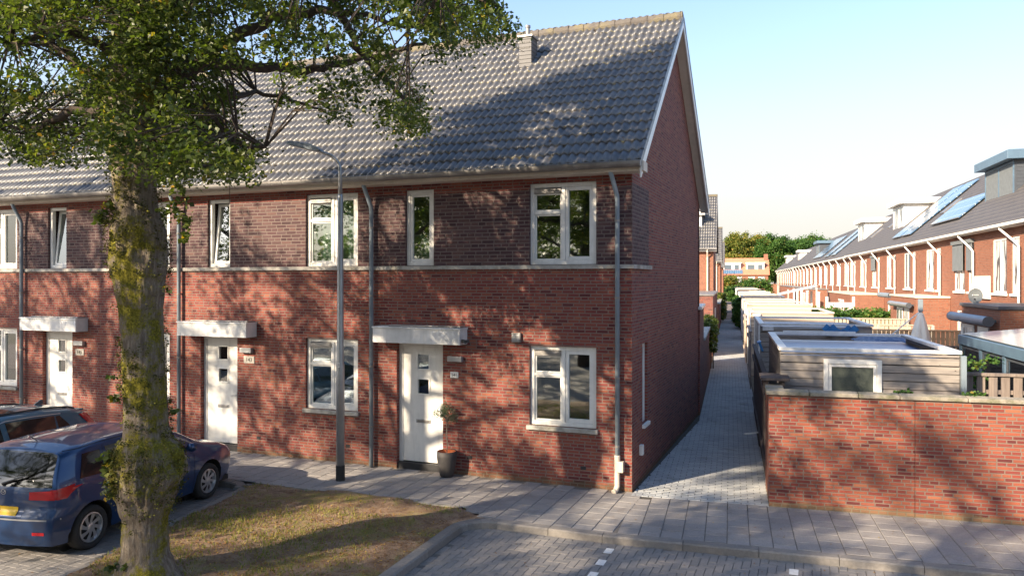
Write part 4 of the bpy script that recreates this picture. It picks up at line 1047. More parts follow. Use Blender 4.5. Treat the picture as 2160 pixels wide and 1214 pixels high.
for k in range(4):
    y = .09+k*(VL-.08)/4; L = (VL-.08)/4-.1; m = MB(); t = MB(); frame_rect(t, y+.01, .05, y+L, 2.13, .05, -.015, .02); m.add([(q[1], q[0], q[2]) for q in t.v], t.f); f_ = m.build('sliding_panel', M['darkgrey'], v)
    m = MB(); m.box(-.002, y+.06, .10, .004, y+L-.05, 2.08); m.build('pane', M['clearglass'], f_)
m = MB(); t = MB(); frame_rect(t, .06, .05, VX, 2.16, .06, -.02, .02); t.box(1.4,-.02,.11,1.46,.02,2.10); t.box(2.8,-.02,.11,2.86,.02,2.10); m.add([(q[0], q[1]+.04, q[2]) for q in t.v], t.f); f_ = m.build('side_frame', M['bluegrey'], v)
m = MB(); m.box(.12, .038, .11, VX-.06, .043, 2.10); m.build('pane', M['clearglass'], f_)

# ------------------------------------------------------------------ buildings on the left side of the alley
def brick_block(name, x0, y0, x1, y1, z, label, cat, trim='zinc', mat='brick'):
    e = thing(name, label, cat, Aw(x0, y0, 0), TA); m = MB(); m.box(0,0,-.05,x1-x0,y1-y0,z,'t'); m.build('wall', M[mat], e)
    m = MB(); m.box(-.05,-.05,z,x1-x0+.05,y1-y0+.05,z+.08); m.build('roof_edge', M[trim], e, bevel=.01); return e
brick_block('brick_shed', -4.6, 8.1, -1.36, 11.0, 2.78, 'dark red brick shed right behind the gable of the end house', 'shed', 'white')
bw = brick_block('brick_wall', -1.6, 11.02, -1.36, 22.2, 1.75, 'low red brick garden wall along the left side of the alley, ivy over its far part', 'wall', 'stone')
g = brick_block('brick_garage', -6.0, 24.3, -1.38, 36.7, 2.82, 'flat roofed brick garage with grey roof edge halfway down the alley', 'garage', 'zinc')
m = MB(); m.box(4.62,4.0,0,4.66,5.0,2.1); m.build('door', M['white'], g)
brick_block('brick_wall', -1.6, 45.3, -1.36, 69.8, 1.8, 'brick garden wall between the second and third gable on the alley', 'wall', 'stone')
def gable_house(y0, label, first=False):
    h = thing('terraced_house', label, 'house', Aw(-1.62, y0, 0), TA, 'gabled houses further down the alley')
    m = MB(); wall_xz(m, -7, 0, -.1, 5.46, [(-2.2,3.6,-.95,5.1)]); m.build('wall', M['brick_far'], h)
    m = MB(); wall_yz(m, 0, DEP, -.1, EZ-.04, [], 0, .1); m.add([(0,0,EZ-.04),(0,DEP,EZ-.04),(0,DEP,rz_(DEP)),(0,RY,rz_(RY)),(0,0,rz_(0))], [(0,1,2,3,4)]); m.build('gable_wall', M['brick_far'], h)
    m = MB(); frame_rect(m, -2.2,3.6,-.95,5.1,.08,.03,.1); m.box(-1.62,.03,3.68,-1.54,.1,5.02); wo = m.build('window', M['white'], h); m = MB(); m.box(-2.12,.06,3.68,-1.03,.065,5.02); m.build('pane', M['pale_pane'], wo)
    rf = tile_slope('roof', -7.05, .15, h); m = MB(); m.tube([(-7,RY,RZ+.01),(.2,RY,RZ+.01)], .12, 10); m.build('ridge_tiles', M['ridge'], rf)
    m = MB(); m.add([(-7,RY,RZ),(.15,RY,RZ),(.15,2*RY-EY,EZ),(-7,2*RY-EY,EZ)], [(0,1,2,3)]); m.build('rear_slope', M['fartile'], h)
    m = MB(); m.box(-7,-.30,5.34,.22,-.002,5.50); m.box(-7,-.44,5.46,.22,-.30,5.56); m.build('gutter', M['zinc'], h)
    m = MB(); m.tube([(-.35,-.36,5.45),(-.35,-.34,5.3),(-.35,-.09,5.0),(-.35,-.09,0)], .05, 8); m.build('downpipe', M['cream'], h)
    for back in (0,1):
        mb = MB(); f_ = lambda y: 2*RY-y if back else y
        mb.add([(x,f_(y),z) for x in (.155,.2) for y, z in ((EY-.05,EZ-.18),(EY-.05,EZ+.04),(RY,RZ+.04),(RY,RZ-.18))], [(0,1,2,3),(7,6,5,4),(0,4,5,1),(1,5,6,2),(2,6,7,3),(3,7,4,0)]); mb.build('verge_board', M['zinc'], h)
    if first:
        m = MB(); m.box(-3.2,1.35,6.7,-.75,3.6,7.75); dm = m.build('dormer', M['render_white'], h); m = MB(); m.box(-3.4,1.1,7.75,-.55,3.7,7.95); m.build('dormer_roof', M['white'], dm)
    return h
gable_house(36.8, 'second gabled house down the alley, with white dormer and cream downpipe', True)
gable_house(70.1, 'third gabled house down the alley, a narrow strip of tiled roof')
gable_house(103.5, 'fourth gabled house down the alley, the thinnest strip before the trees')
# orange tiled house closing the view
h = thing('orange_house', 'orange tiled house with white dormers closing the end of the alley', 'house', Aw(-2.5, 172, 0), TA)
m = MB(); m.box(0,0,0,10.2,9,4.9,'t'); m.add([(10.2,0,4.9),(10.2,9,4.9),(10.2,4.5,8.6)],[(0,1,2)]); m.build('wall', M['brick_far'], h)
m = MB(); m.prism([(-.4,4.7),(4.5,8.7),(9.4,4.7),(9.2,4.6),(4.5,8.5),(-.2,4.6)], -.3, 10.5, 'yz'); rf = m.build('roof', M['rooftiles_red'], h)
m = MB(); m.box(9.4,3.8,8.2,10.3,4.9,9.6); m.build('chimney', M['brick_far'], rf)
for a, b in ((.2, 4.2), (5.4, 9.4)):
    m = MB(); m.box(a,1.2,5.7,b,4.0,7.4); m.box(a-.15,1.0,7.4,b+.15,4.2,7.6); dm = m.build('dormer', M['render_white'], h)
    m = MB(); m.box(a+.3,1.19,6.0,a+1.9,1.2-.02,7.1); m.box(a+2.6,1.19,6.0,a+3.6,1.18,7.1); m.build('window', M['far_glass'], dm)
m = MB(); m.add([(.1,-.2,4.98),(4.6,-.2,4.98),(4.6,.95,5.92),(.1,.95,5.92)],[(0,1,2,3)]); m.build('solar_panels', M['solar'], h)
for a in (.8, 3.0, 5.8, 8.0):
    m = MB(); m.box(a,-.04,2.9,a+1.5,-.01,4.3); m.build('window', M['pale_pane'], h)
m = MB(); m.box(10.2,1,0,13.5,6,2.6); m.build('annex', M['brick_far'], h)
# white boarded carports / low roofs far right of sheds, with posts
c = thing('white_shed_roofs', 'sunlit white tilted canopy among the farthest shed roofs', 'canopy', Aw(3.6, 60, 0), TA)
m = MB(); m.prism([(0,2.2),(3.2,3.0),(3.2,3.08),(0,2.3)], 0, 3.4, 'xz'); m.build('roof', M['white'], c)
for a in (.1, 3.1):
    m = MB(); m.box(a,.1,0,a+.1,.2,2.2+a*.25); m.build('post', M['white'], c)
c = thing('garden_pergola', 'white wooden pergola frame with crossed boards above the hedge', 'pergola', Aw(5.0, 37.5, 0), TA)
for a in (0, 1.5):
    m = MB(); m.box(a,0,0,a+.14,.14,2.55); m.build('post', M['white'], c)
m = MB(); m.box(.14,.02,1.9,1.5,.12,2.2); m.bar((.14,.07,1.9),(.8,.07,1.5),.1); m.bar((1.5,.07,1.9),(.8,.07,1.5),.1); m.build('boards', M['white'], c)
for k, (x, y) in enumerate(((6.5,62),(6.5,66),(6.4,71),(6.4,76),(6.5,82),(6.5,56))):
    m = MB(); m.box(-.09,-.09,0,.09,.09,2.5); m.box(-.12,-.12,2.5,.12,.12,2.56); o = m.build('white_post', M['white'], None); o.location = Aw(x, y, 0); o.rotation_euler = (0,0,TA)
    tag(o, 'white square post in front of the long flat extension beyond the hedge', 'post', 'white posts before the long flat extension')

# ------------------------------------------------------------------ street lamp
L = thing('street_lamp', 'tall galvanised street lamp with curved arm and flat LED head, number 3 sticker', 'street lamp', (-3.062, 13.70, 0), 0)
m = MB(); m.tube([(0,0,-.02),(0,0,.27)], [.08,.08], 20); m.build('base_sleeve', M['rubber'], L, smooth=False)
m = MB(); m.tube([(0,0,.271),(0,0,2.05),(0,0,2.10),(0,0,5.05),(0,0,5.10)], [.074,.072,.062,.048,.038], 20)
arm = [(0,0,5.10),(-.005,0,5.45)]+[(-.42+.415*math.cos(a), -.0, 5.52+.33*math.sin(a)) for a in [R(10+i*9) for i in range(0, 8)]]+[(-.45,0,5.90)]
m.build('pole', M['steel'], L, smooth=True)
m = MB(); m.tube(arm, [.04]+[.030]*(len(arm)-1), 14); m.build('arm', M['steel'], L, smooth=True)
m = MB(); m.prism([(-.98,6.03),(-.92,6.055),(-.55,6.00),(-.38,5.93),(-.36,5.89),(-.42,5.86),(-.6,5.90),(-.95,5.985)], -.14, .14, 'xz'); hd = m.build('lamp_head', M['pipe'], L, bevel=.012)
m = MB(); m.add([(-.90,-.11,5.971),(-.62,-.11,5.900),(-.62,.11,5.900),(-.90,.11,5.971)],[(0,1,2,3)]); m.build('lens', newmat('lens_glass', (.75,.72,.66), .2), hd)
m = MB(); m.box(-.022,-.0825,2.02,.022,-.0795,2.10); st = m.build('sticker', M['white'], L); text_obj('3', .07, M['black'], st, (0,-.0835,2.06), extrude=.0005)
L.rotation_euler = (0,0,R(-8))

# ------------------------------------------------------------------ potted olive tree
pp = Hw(-3.36, -.22)
P_ = thing('potted_tree', 'small olive tree in a tall dark pot with orange inside, right of door 141', 'potted plant', pp, TH)
m = MB(); m.lathe([(0,.0),(.105,.0),(.125,.03),(.165,.22),(.182,.36),(.180,.46),(.172,.465),(.160,.462)], 32); m.build('pot', noisy('anthracite_pot', (.055,.05,.05), (.035,.033,.033), 6, .7, .002), P_, smooth=True)
m = MB(); m.lathe([(.161,.461),(.166,.40),(.150,.385),(0,.39)], 32); m.build('pot_liner', M['terracotta'], P_, smooth=True)
m = MB(); m.tube([(0,0,.38),(.01,0,.6),(-.005,.01,.8),(0,0,1.0)], [.012,.010,.009,.008], 8)
for k in range(9):
    a = k*2.4; m.tube([(0,0,.95+.01*k),(.07*math.cos(a),.07*math.sin(a),1.05+.012*k),(.14*math.cos(a),.14*math.sin(a),1.10+.015*k)], [.006,.004,.002], 5)
m.build('trunk', noisy('pale_bark', (.32,.26,.20), (.2,.16,.12), 20, .9), P_)

# ------------------------------------------------------------------ leaves
def leaf_cloud(name, C, Rad, cnt, size, mat, parent=None, seed=1, flat=.5, droop=.0, spread=.5, bias=None, gold=.0):
    """C (n,3) clump centres, Rad (n,) or (n,3); leaf quads (kite shaped)"""
    rng = np.random.RandomState(seed); C = np.asarray(C, float); n = len(C)
    Rad = np.asarray(Rad, float); Rad = np.repeat(Rad[:, None], 3, 1)*np.array([1,1,flat]) if Rad.ndim == 1 else Rad
    cn = np.full(n, cnt) if np.isscalar(cnt) else np.asarray(cnt); ix = np.repeat(np.arange(n), cn); N = len(ix)
    d = rng.normal(size=(N,3)); d /= np.linalg.norm(d, axis=1)[:,None]; r_ = rng.uniform(0,1,N)**.55
    P = C[ix]+d*r_[:,None]*Rad[ix]*(1+.25*rng.normal(size=(N,1)))
    P[:,2] -= droop*(d[:,0]**2+d[:,1]**2)*r_**2*Rad[ix][:,0]
    az = rng.uniform(0, 2*math.pi, N); tl = rng.normal(-.35, .45, N)      # leaf axis
    U = np.stack([np.cos(az)*np.cos(tl), np.sin(az)*np.cos(tl), np.sin(tl)], 1)
    Nn = rng.normal(size=(N,3))*.55+np.array([0,0,1.0]); Nn -= (Nn*U).sum(1)[:,None]*U; Nn /= np.linalg.norm(Nn, axis=1)[:,None]
    S = np.cross(U, Nn); s = size*rng.uniform(.6, 1.25, N)[:,None]
    V = np.empty((N,4,3)); V[:,0] = P; V[:,1] = P+U*s*.42+S*s*spread; V[:,2] = P+U*s*1.05-Nn*s*.12; V[:,3] = P+U*s*.42-S*s*spread
    cb = rng.normal(0, .14, n)[ix]; a = np.clip(rng.normal(.42, .17, N)+cb, 0, .93)
    yb = rng.uniform(0,1,N) < (.012+gold+.05*(rng.uniform(0,1,n) < .12)[ix]); a = np.where(yb, rng.uniform(.95, 1, N), a)
    return raw_mesh(name, V.reshape(-1,3), np.arange(4*N).reshape(-1,4), M[mat], parent, attr=a)
rng = np.random.RandomState(11)
C = np.array([[.0,0,1.16]])+rng.normal(size=(24,3))*np.array([.095,.095,.085])
leaf_cloud('foliage', C, np.full(24,.09), 60, .032, 'olive', P_, 3, flat=.9, spread=.22)

# ------------------------------------------------------------------ cars
def interp(tab, x):
    if x <= tab[0][0]: return tab[0][1]
    for (a, b), (c, d) in zip(tab, tab[1:]):
        if x <= c:
            t = (x-a)/(c-a); t = t*t*(3-2*t)*.35+t*.65; return b+(d-b)*t
    return tab[-1][1]
class Car:
    def __init__(s, L, Wm, top, rear, front, belt, tumble, zb=.20, wheels=(.62, 3.11), wr=.295, bulge=.09):
        s.L, s.Wm, s.top, s.rear, s.front, s.belt, s.tum, s.zb, s.wh, s.wr, s.bulge = L, Wm, top, rear, front, belt, tumble, zb, wheels, wr, bulge
    def Tz(s, u): return interp(s.top, u*s.L)
    def W(s, u, z):
        x = u*s.L; b = interp(s.belt, x); w = s.Wm
        e = min(x/.42, (s.L-x)/.75, 1.0); w *= (.80 if x > s.L/2 else .91)+((.20 if x > s.L/2 else .09))*math.sin(max(e,0)*math.pi/2)**.8
        if z < b: w *= interp([(s.zb,.93),(.38,.985),(.55,1.0),(.78,.992),(b,.965)], z)
        else: w = w*.965-(z-b)*s.tum-((z-b)**2)*.08
        for wx in s.wh:
            d = abs(x-wx); 
            if d < .5 and z < .75: w += .012*math.cos(d/.5*math.pi/2)
        return w
    def point(s, u, y, z):
        xr, xf = interp(s.rear, z), interp(s.front, z); return (xr+u*(xf-xr), y, z)
    def ring(s, u):
        T = s.Tz(u); rc = min(.13, (T-s.zb)*.3); pts = []; n = 16
        for i in range(n+1): z = s.zb+(T-rc-s.zb)*i/n; pts.append((s.W(u, z), z))
        w0 = s.W(u, T-rc); rw = min(.15, w0*.3)
        for i in range(1, 7): a = math.pi/2*i/6; pts.append((w0-rw*(1-math.cos(a)), T-rc+rc*math.sin(a)*.85))
        z1 = pts[-1][1]; w1 = pts[-1][0]; cr = rc*.15+.02
        for i in range(1, 9): y = w1*(1-i/8); pts.append((y, z1+cr*(1-(y/w1)**2)))
        return pts
    def build(s, label, mat, loc, rz, name='parked_car'):
        s.root = thing(name, label, 'car', loc, rz, 'cars parked in the bays'); N = 74; V = []; F = []; R_ = []
        us = [0, .006, .015, .03, .05, .075]+list(np.linspace(.1, .9, N-12))+[.925,.95,.97,.985,.994,1.0]
        for u in us:
            r_ = s.ring(u); row = []
            for (y, z) in r_: row.append(len(V)); V.append(s.point(u, y, z))
            rr_ = row[:]
            for (y, z) in r_[-2::-1]: rr_.append(len(V)); V.append(s.point(u, -y, z))
            R_.append(rr_)
        for a, b in zip(R_, R_[1:]):
            for i in range(len(a)-1): F.append((a[i], a[i+1], b[i+1], b[i]))
        for u, row, sg in ((0, R_[0], -1), (1, R_[-1], 1)):          # curved ends
            r_ = s.ring(u); k = 23; m_ = 14; prev = None
            T = s.Tz(u)
            for j in range(len(r_)):
                y, z = r_[j]; t = (z-s.zb)/(T-s.zb+.02); bl = s.bulge*(1.0 if sg < 0 else 2.2)*(1-t**5)
                if y < .05: break
                cur = [row[j]]
                for q in range(1, m_): f = 1-2*q/m_; P = s.point(u, y*f, z); cur.append(len(V)); V.append((P[0]+sg*bl*(1-f*f), P[1], P[2]))
                cur.append(row[len(row)-1-j])
                if prev:
                    for q in range(m_): F.append((prev[q], prev[q+1], cur[q+1], cur[q]))
                prev = cur
        me = bpy.data.meshes.new('body'); me.from_pydata(V, [], F); bm = bmesh.new(); bm.from_mesh(me)
        bmesh.ops.remove_doubles(bm, verts=bm.verts, dist=.0008); bmesh.ops.recalc_face_normals(bm, faces=bm.faces)
        bm.to_mesh(me); s.bvh = BVHTree.FromBMesh(bm); bm.free(); me.materials.append(mat)
        me.polygons.foreach_set('use_smooth', [True]*len(me.polygons)); body = bpy.data.objects.new('body', me); COL.objects.link(body); body.parent = s.root
        # wheel arches: drop faces inside the arch circle, then line the opening
        bm = bmesh.new(); bm.from_mesh(me); kill = []
        for f in bm.faces:
            c = f.calc_center_median()
            if abs(c.y) > s.Wm*.62 or c.z < s.zb+.03:
                for wx in s.wh:
                    if math.hypot(c.x-wx, c.z-s.wr*1.0+.0) < s.wr+.062: kill.append(f); break
        bmesh.ops.delete(bm, geom=kill, context='FACES')
        for v_ in bm.verts:                                           # round the cut edge
            if v_.is_boundary:
                for wx in s.wh:
                    d = math.hypot(v_.co.x-wx, v_.co.z-s.wr)
                    if abs(d-(s.wr+.065)) < .06 and v_.co.z > s.zb+.02: k = (s.wr+.065)/d; v_.co.x = wx+(v_.co.x-wx)*k; v_.co.z = s.wr+(v_.co.z-s.wr)*k
        bm.to_mesh(me); bm.free(); boxuv(me)
        for wx in s.wh:
            for sg in (1, -1):
                m = MB(); n = 20; rr_ = s.wr+.065
                for i in range(n):
                    a, b = [math.pi*1.12*q/n-.19 for q in (i, i+1)]
                    yo = sg*(s.Wm*1.0); yi = sg*(s.Wm-.30)
                    pa, pb = (wx+rr_*math.cos(a), s.wr+rr_*math.sin(a)), (wx+rr_*math.cos(b), s.wr+rr_*math.sin(b))
                    ya, yb = sg*(abs(s.W(pa[0]/s.L, pa[1]))-.004), sg*(abs(s.W(pb[0]/s.L, pb[1]))-.004)
                    m.quad((pa[0],ya,pa[1]),(pb[0],yb,pb[1]),(pb[0],yi,pb[1]),(pa[0],yi,pa[1]))
                m.add([(wx+rr_*math.cos(2*math.pi*q/24), sg*(s.Wm-.30), s.wr+rr_*math.sin(2*math.pi*q/24)) for q in range(24)], [tuple(range(24))])
                m.build('wheel_arch', M['rubber'], s.root)
        m = MB(); m.box(s.L*.04, -s.Wm*.86, s.zb-.03, s.L*.96, s.Wm*.86, s.zb+.05); m.build('underbody', M['rubber'], s.root)
        return s.root
    def wheel(s, wx, sg, spokes=8):
        w_ = thing('tmp', None, None); w_.name = 'wheel'; w_.parent = s.root; w_.location = (wx, sg*(s.Wm-.105), s.wr)
        if sg < 0: w_.rotation_euler = (0,0,math.pi)
        r_ = s.wr; m = MB(); ri = r_*.66
        prof = [(ri,-.09),(ri+.01,.075),(ri+.03,.092),(r_-.04,.098),(r_-.012,.08),(r_,.05),(r_,-.07),(r_-.02,-.09),(ri,-.095)]
        m.lathe(prof, 40, axis='y'); m.build('tyre', M['rubber'], w_, smooth=True)
        m = MB(); m.lathe([(ri+.002,.0),(ri+.004,.082),(ri-.012,.086),(ri-.018,.06),(ri-.03,.03)], 40, axis='y')
        for k in range(spokes):
            a = 2*math.pi*k/spokes; pts = []
            for rad, off, wd in ((.045,0,.026),(.09,.10,.021),(ri-.02,.30,.034)):
                c, q = math.cos(a+off), math.sin(a+off); t = Vector((-q, 0, c)); p = Vector((rad*c, .068-.0*rad, rad*q)); pts.append((p-t*wd, p+t*wd))
            for (p0, p1), (q0, q1) in zip(pts, pts[1:]): m.quad(p0, p1, q1, q0)
        m.lathe([(0,.078),(.03,.077),(.052,.07),(.055,.05)], 20, axis='y'); m.build('rim', M['rim'], w_)
        m = MB(); m.lathe([(0,.02),(ri-.02,.02),(ri-.02,-.03),(0,-.03)], 30, axis='y'); m.build('brake_disc', M['rubber'], w_)
        return w_
    def patch(s, name, poly, axis, mat, off=.004, parent=None, n=14, mirror=False, thick=0):
        """poly: 4 corners (a,b) mapped on the body by casting along axis"""
        obs = []
        for mz in ((1, -1) if mirror else (1,)):
            V = []; ok = True
            for i in range(n+1):
                for j in range(n+1):
                    u, v_ = i/n, j/n; p = [(poly[0][k]*(1-u)+poly[1][k]*u)*(1-v_)+(poly[3][k]*(1-u)+poly[2][k]*u)*v_ for k in (0, 1)]
                    if axis == 'y': o_, d_ = Vector((p[0], -mz*3, p[1])), Vector((0, mz, 0))
                    elif axis == 'x': o_, d_ = Vector((-3, p[0]*mz, p[1])), Vector((1, 0, 0))
                    elif axis == '-x': o_, d_ = Vector((9, p[0]*mz, p[1])), Vector((-1, 0, 0))
                    else: o_, d_ = Vector((p[0], p[1]*mz, 4)), Vector((0, 0, -1))
                    h_, nn, _, _ = s.bvh.ray_cast(o_, d_)
                    if h_ is None: h_, nn = (V[-1] if V else o_), Vector((0,0,1)); 
                    if nn.dot(d_) > 0: nn = -nn
                    V.append(h_+nn*off)
            m = MB(); m.add(V, [(i*(n+1)+j, (i+1)*(n+1)+j, (i+1)*(n+1)+j+1, i*(n+1)+j+1) for i in range(n) for j in range(n)])
            obs.append(m.build(name, mat, parent or s.root, smooth=True))
        return obs
seam = newmat('shut_line', (.006,.006,.008), .6)
def line_patch(car, pts, w_=.006, mirror=True):
    for mz in ((1,-1) if mirror else (1,)):
        m = MB()
        P = []
        for a, b in zip(pts, pts[1:]):
            for k in range(8):
                t = k/8; p = (a[0]+(b[0]-a[0])*t, a[1]+(b[1]-a[1])*t); h_, nn, _, _ = car.bvh.ray_cast(Vector((p[0], -mz*3, p[1])), Vector((0, mz, 0)))
                if h_ is not None: P.append(h_+Vector((0,-mz*.0015,0)))
        if len(P) > 3: m.tube(P, w_*.5, 4); m.build('shut_line', seam, car.root)
# small dark blue hatchback, tail towards the street
A = Car(3.92, .84, [(0,1.38),(.25,1.43),(.9,1.455),(1.7,1.455),(2.15,1.41),(2.55,1.26),(3.0,1.03),(3.1,.985),(3.5,.90),(3.8,.80),(3.92,.70)],
        [(.2,.06),(.34,.0),(.60,.0),(.64,.05),(.92,.07),(1.0,.09),(1.38,.28),(1.5,.38)], [(.2,3.86),(.45,3.90),(.6,3.90),(.8,3.88),(1.5,3.6)],
        [(0,.97),(1.2,.93),(3.0,.87),(3.9,.7)], .30, wheels=(.60, 3.10), wr=.297)
hd = math.atan2(2.46, .657)
fx, fy = math.cos(hd), math.sin(hd); ax = Vector((-5.825, 10.52, 0))+Vector((-fy, fx, 0))*.735
ra = A.build('dark blue small hatchback with yellow rear plate, parked nose to the houses behind the trunk', M['car_blue'], (ax.x-fx*.60, ax.y-fy*.60, -.10), hd)
for wx in A.wh:
    for sg in (1, -1): A.wheel(wx, sg)
A.patch('rear_window', [(-.58,.985),(.58,.985),(.49,1.34),(-.49,1.34)], 'x', M['carglass'], .004)
gm = newmat('dark_glass', (.012,.014,.014), .05, spec=1.0)
A.patch('rear_surround', [(-.70,.955),(.70,.955),(.585,1.36),(-.585,1.36)], 'x', gm, .0025)
A.patch('side_window', [(.42,1.00),(.86,.985),(.86,1.30),(.55,1.30)], 'y', gm, .004, mirror=True)
A.patch('side_window', [(.96,.98),(1.66,.965),(1.62,1.325),(.96,1.32)], 'y', gm, .004, mirror=True)
A.patch('side_window', [(1.74,.96),(2.62,.935),(2.12,1.30),(1.74,1.325)], 'y', gm, .004, mirror=True)
A.patch('windscreen', [(2.96,-.56),(2.96,.56),(2.20,.50),(2.20,-.50)], 'z', gm, .004)
for sg in (1, -1):
    m_ = A.patch('tail_light', [(sg*.40,.80),(sg*.80,.80),(sg*.815,.93),(sg*.40,.90)], 'x', M['red_lens'], .008)[0]
A.patch('tail_light_side', [(.03,.80),(.22,.83),(.34,.96),(.06,.93)], 'y', M['red_lens'], .008, mirror=True)
A.patch('reflector', [(.50,.36),(.66,.36),(.66,.40),(.50,.40)], 'x', M['red_lens'], .006, mirror=True)
A.patch('number_plate', [(-.26,.60),(.26,.60),(.26,.71),(-.26,.71)], 'x', M['plate'], .012, n=4)
A.patch('plate_band', [(-.0,.0),(.0,.0),(.0,.0),(.0,.0)], 'x', M['blue'], .014, n=1)[0].name = 'plate_band'
bpy.data.objects.remove(bpy.data.objects['plate_band'])
A.patch('plate_band', [(.26,.60),(.285,.60),(.285,.71),(.26,.71)], 'x', M['blue'], .012, n=2)
A.patch('plate_recess', [(-.34,.565),(.34,.565),(.34,.745),(-.34,.745)], 'x', M['car_blue'], .003, n=6)
A.patch('bumper_trim', [(-.80,.545),(.80,.545),(.80,.565),(-.80,.565)], 'x', M['rim'], .005)
A.patch('headlight', [(.46,.60),(.74,.66),(.74,.76),(.46,.72)], '-x', newmat('headlamp', (.6,.62,.65), .08), .006, mirror=True)
m = MB(); h_, nn, _, _ = A.bvh.ray_cast(Vector((-3,.0,.885)), Vector((1,0,0))); 
for k in range(20):
    a, b = 2*math.pi*k/20, 2*math.pi*(k+1)/20
    m.quad((h_.x-.008, .042*math.cos(a), .885+.035*math.sin(a)), (h_.x-.008, .042*math.cos(b), .885+.035*math.sin(b)), (h_.x-.008, .034*math.cos(b), .885+.028*math.sin(b)), (h_.x-.008, .034*math.cos(a), .885+.028*math.sin(a)))
m.tube([(h_.x-.008,-.036,.90),(h_.x-.009,-.015,.888),(h_.x-.009,0,.872),(h_.x-.009,.015,.888),(h_.x-.008,.036,.90)], .004, 5); m.build('badge', M['rim'], ra)
m = MB(); h_, nn, _, _ = A.bvh.ray_cast(Vector((-3,.1,.99)), Vector((1,0,0))); m.tube([(h_.x-.01,.0,.965),(h_.x-.03,.02,.99),(h_.x+.01,-.30,1.10)], [.02,.016,.007], 8); m.build('rear_wiper', M['black'], ra)
line_patch(A, [(.90,.30),(.91,.98),(.92,1.40)]); line_patch(A, [(1.70,.27),(1.70,1.41)]); line_patch(A, [(2.70,.27),(2.72,.9)]); line_patch(A, [(.35,1.37),(.9,1.395),(1.7,1.395),(2.2,1.35)], .012)
for sg in (1, -1):
    m = MB(); m.tube([(2.55,sg*.80,.95),(2.52,sg*.93,.99),(2.50,sg*.99,1.0)], [.03,.075,.06], 10); m.build('mirror', M['car_blue'], ra, smooth=True)
    m = MB(); m.tube([(1.55,sg*.842,.84),(1.40,sg*.842,.84)], .014, 8); m.tube([(.80+1.6,sg*.842,.82),(.80+1.75,sg*.842,.82)], .014, 8) if False else None; m.build('handle', M['car_blue'], ra)
m = MB(); m.tube([(.5,0,1.45),(.38,0,1.54)], .006, 6); m.build('aerial', M['black'], ra)

# petrol grey hatchback beside it, tail towards the houses
B = Car(4.37, .90, [(0,1.38),(.3,1.47),(1.0,1.525),(1.9,1.54),(2.3,1.51),(2.8,1.29),(3.25,.98),(3.4,.95),(3.9,.86),(4.25,.75),(4.37,.66)],
        [(.2,.08),(.34,.0),(.62,.0),(.72,.06),(.95,.14),(1.38,.42),(1.5,.5)], [(.2,4.30),(.45,4.35),(.6,4.35),(.8,4.30),(1.4,4.0)],
        [(0,1.02),(1.2,.95),(3.3,.86),(4.3,.7)], .36, wheels=(.78, 3.42), wr=.315)
bt = Vector((-7.38, 13.9, 0))+Vector((-fy, fx, 0))*.80
rb = B.build('petrol grey hatchback with long red tail light, parked beyond the dark blue hatchback', M['car_teal'], (bt.x+fx*.1, bt.y+fy*.1, -.10), hd+math.pi)
for wx in B.wh:
    for sg in (1, -1): B.wheel(wx, sg, 10)
B.patch('rear_window', [(-.54,1.06),(.54,1.06),(.44,1.34),(-.44,1.34)], 'x', gm, .004)
B.patch('side_window', [(.78,1.10),(1.08,1.07),(1.08,1.37),(1.00,1.37)], 'y', gm, .004, mirror=True)
B.patch('side_window', [(1.14,1.06),(2.0,1.02),(2.0,1.41),(1.10,1.38)], 'y', gm, .004, mirror=True)
B.patch('side_window', [(2.10,1.01),(3.05,.95),(2.52,1.34),(2.10,1.41)], 'y', gm, .004, mirror=True)
B.patch('windscreen', [(3.20,-.58),(3.20,.58),(2.42,.50),(2.42,-.50)], 'z', gm, .004)
B.patch('sunroof', [(2.30,-.44),(2.30,.44),(1.62,.46),(1.62,-.46)], 'z', gm, .004)
B.patch('tail_light', [(.10,.80),(.19,.82),(.62,1.33),(.42,1.34)], 'y', M['red_lens'], .010, mirror=True)
B.patch('tail_light_lower', [(.02,.72),(.26,.74),(.17,.80),(.06,.80)], 'y', M['red_lens'], .010, mirror=True)
for sg in (1, -1):
    m = MB(); P = []
    for x in np.linspace(.55, 2.35, 14):
        h_, nn, _, _ = B.bvh.ray_cast(Vector((x, sg*.565, 4)), Vector((0,0,-1)))
        if h_: P.append(h_+Vector((0,0,.018)))
    m.tube(P, .016, 6); m.build('roof_rail', M['black'], rb)
    m = MB(); P = []
    for x, z in ((.98,1.40),(1.5,1.43),(2.0,1.435),(2.5,1.36),(3.1,.975)):
        h_, nn, _, _ = B.bvh.ray_cast(Vector((x, sg*3, z)), Vector((0,-sg,0)))
        if h_: P.append(h_+Vector((0,sg*.003,0)))
    m.tube(P, .009, 6); m.build('window_trim', M['rim'], rb)
    m = MB(); m.tube([(2.92,sg*.86,.95),(2.9,sg*.98,1.0),(2.88,sg*1.03,1.01)], [.03,.08,.06], 10); m.build('mirror', M['car_teal'], rb, smooth=True)
m = MB(); h_, nn, _, _ = B.bvh.ray_cast(Vector((.75, 0, 4)), Vector((0,0,-1))); m.prism([(.66,h_.z-.01),(.86,h_.z-.005),(.70,h_.z+.075),(.66,h_.z+.07)], -.012, .012, 'xz'); m.build('fin_aerial', M['darkgrey'], rb)
m = MB(); m.box(.28,-.52,1.34,.52,.52,1.375); m.build('spoiler', M['car_teal'], rb, bevel=.012)

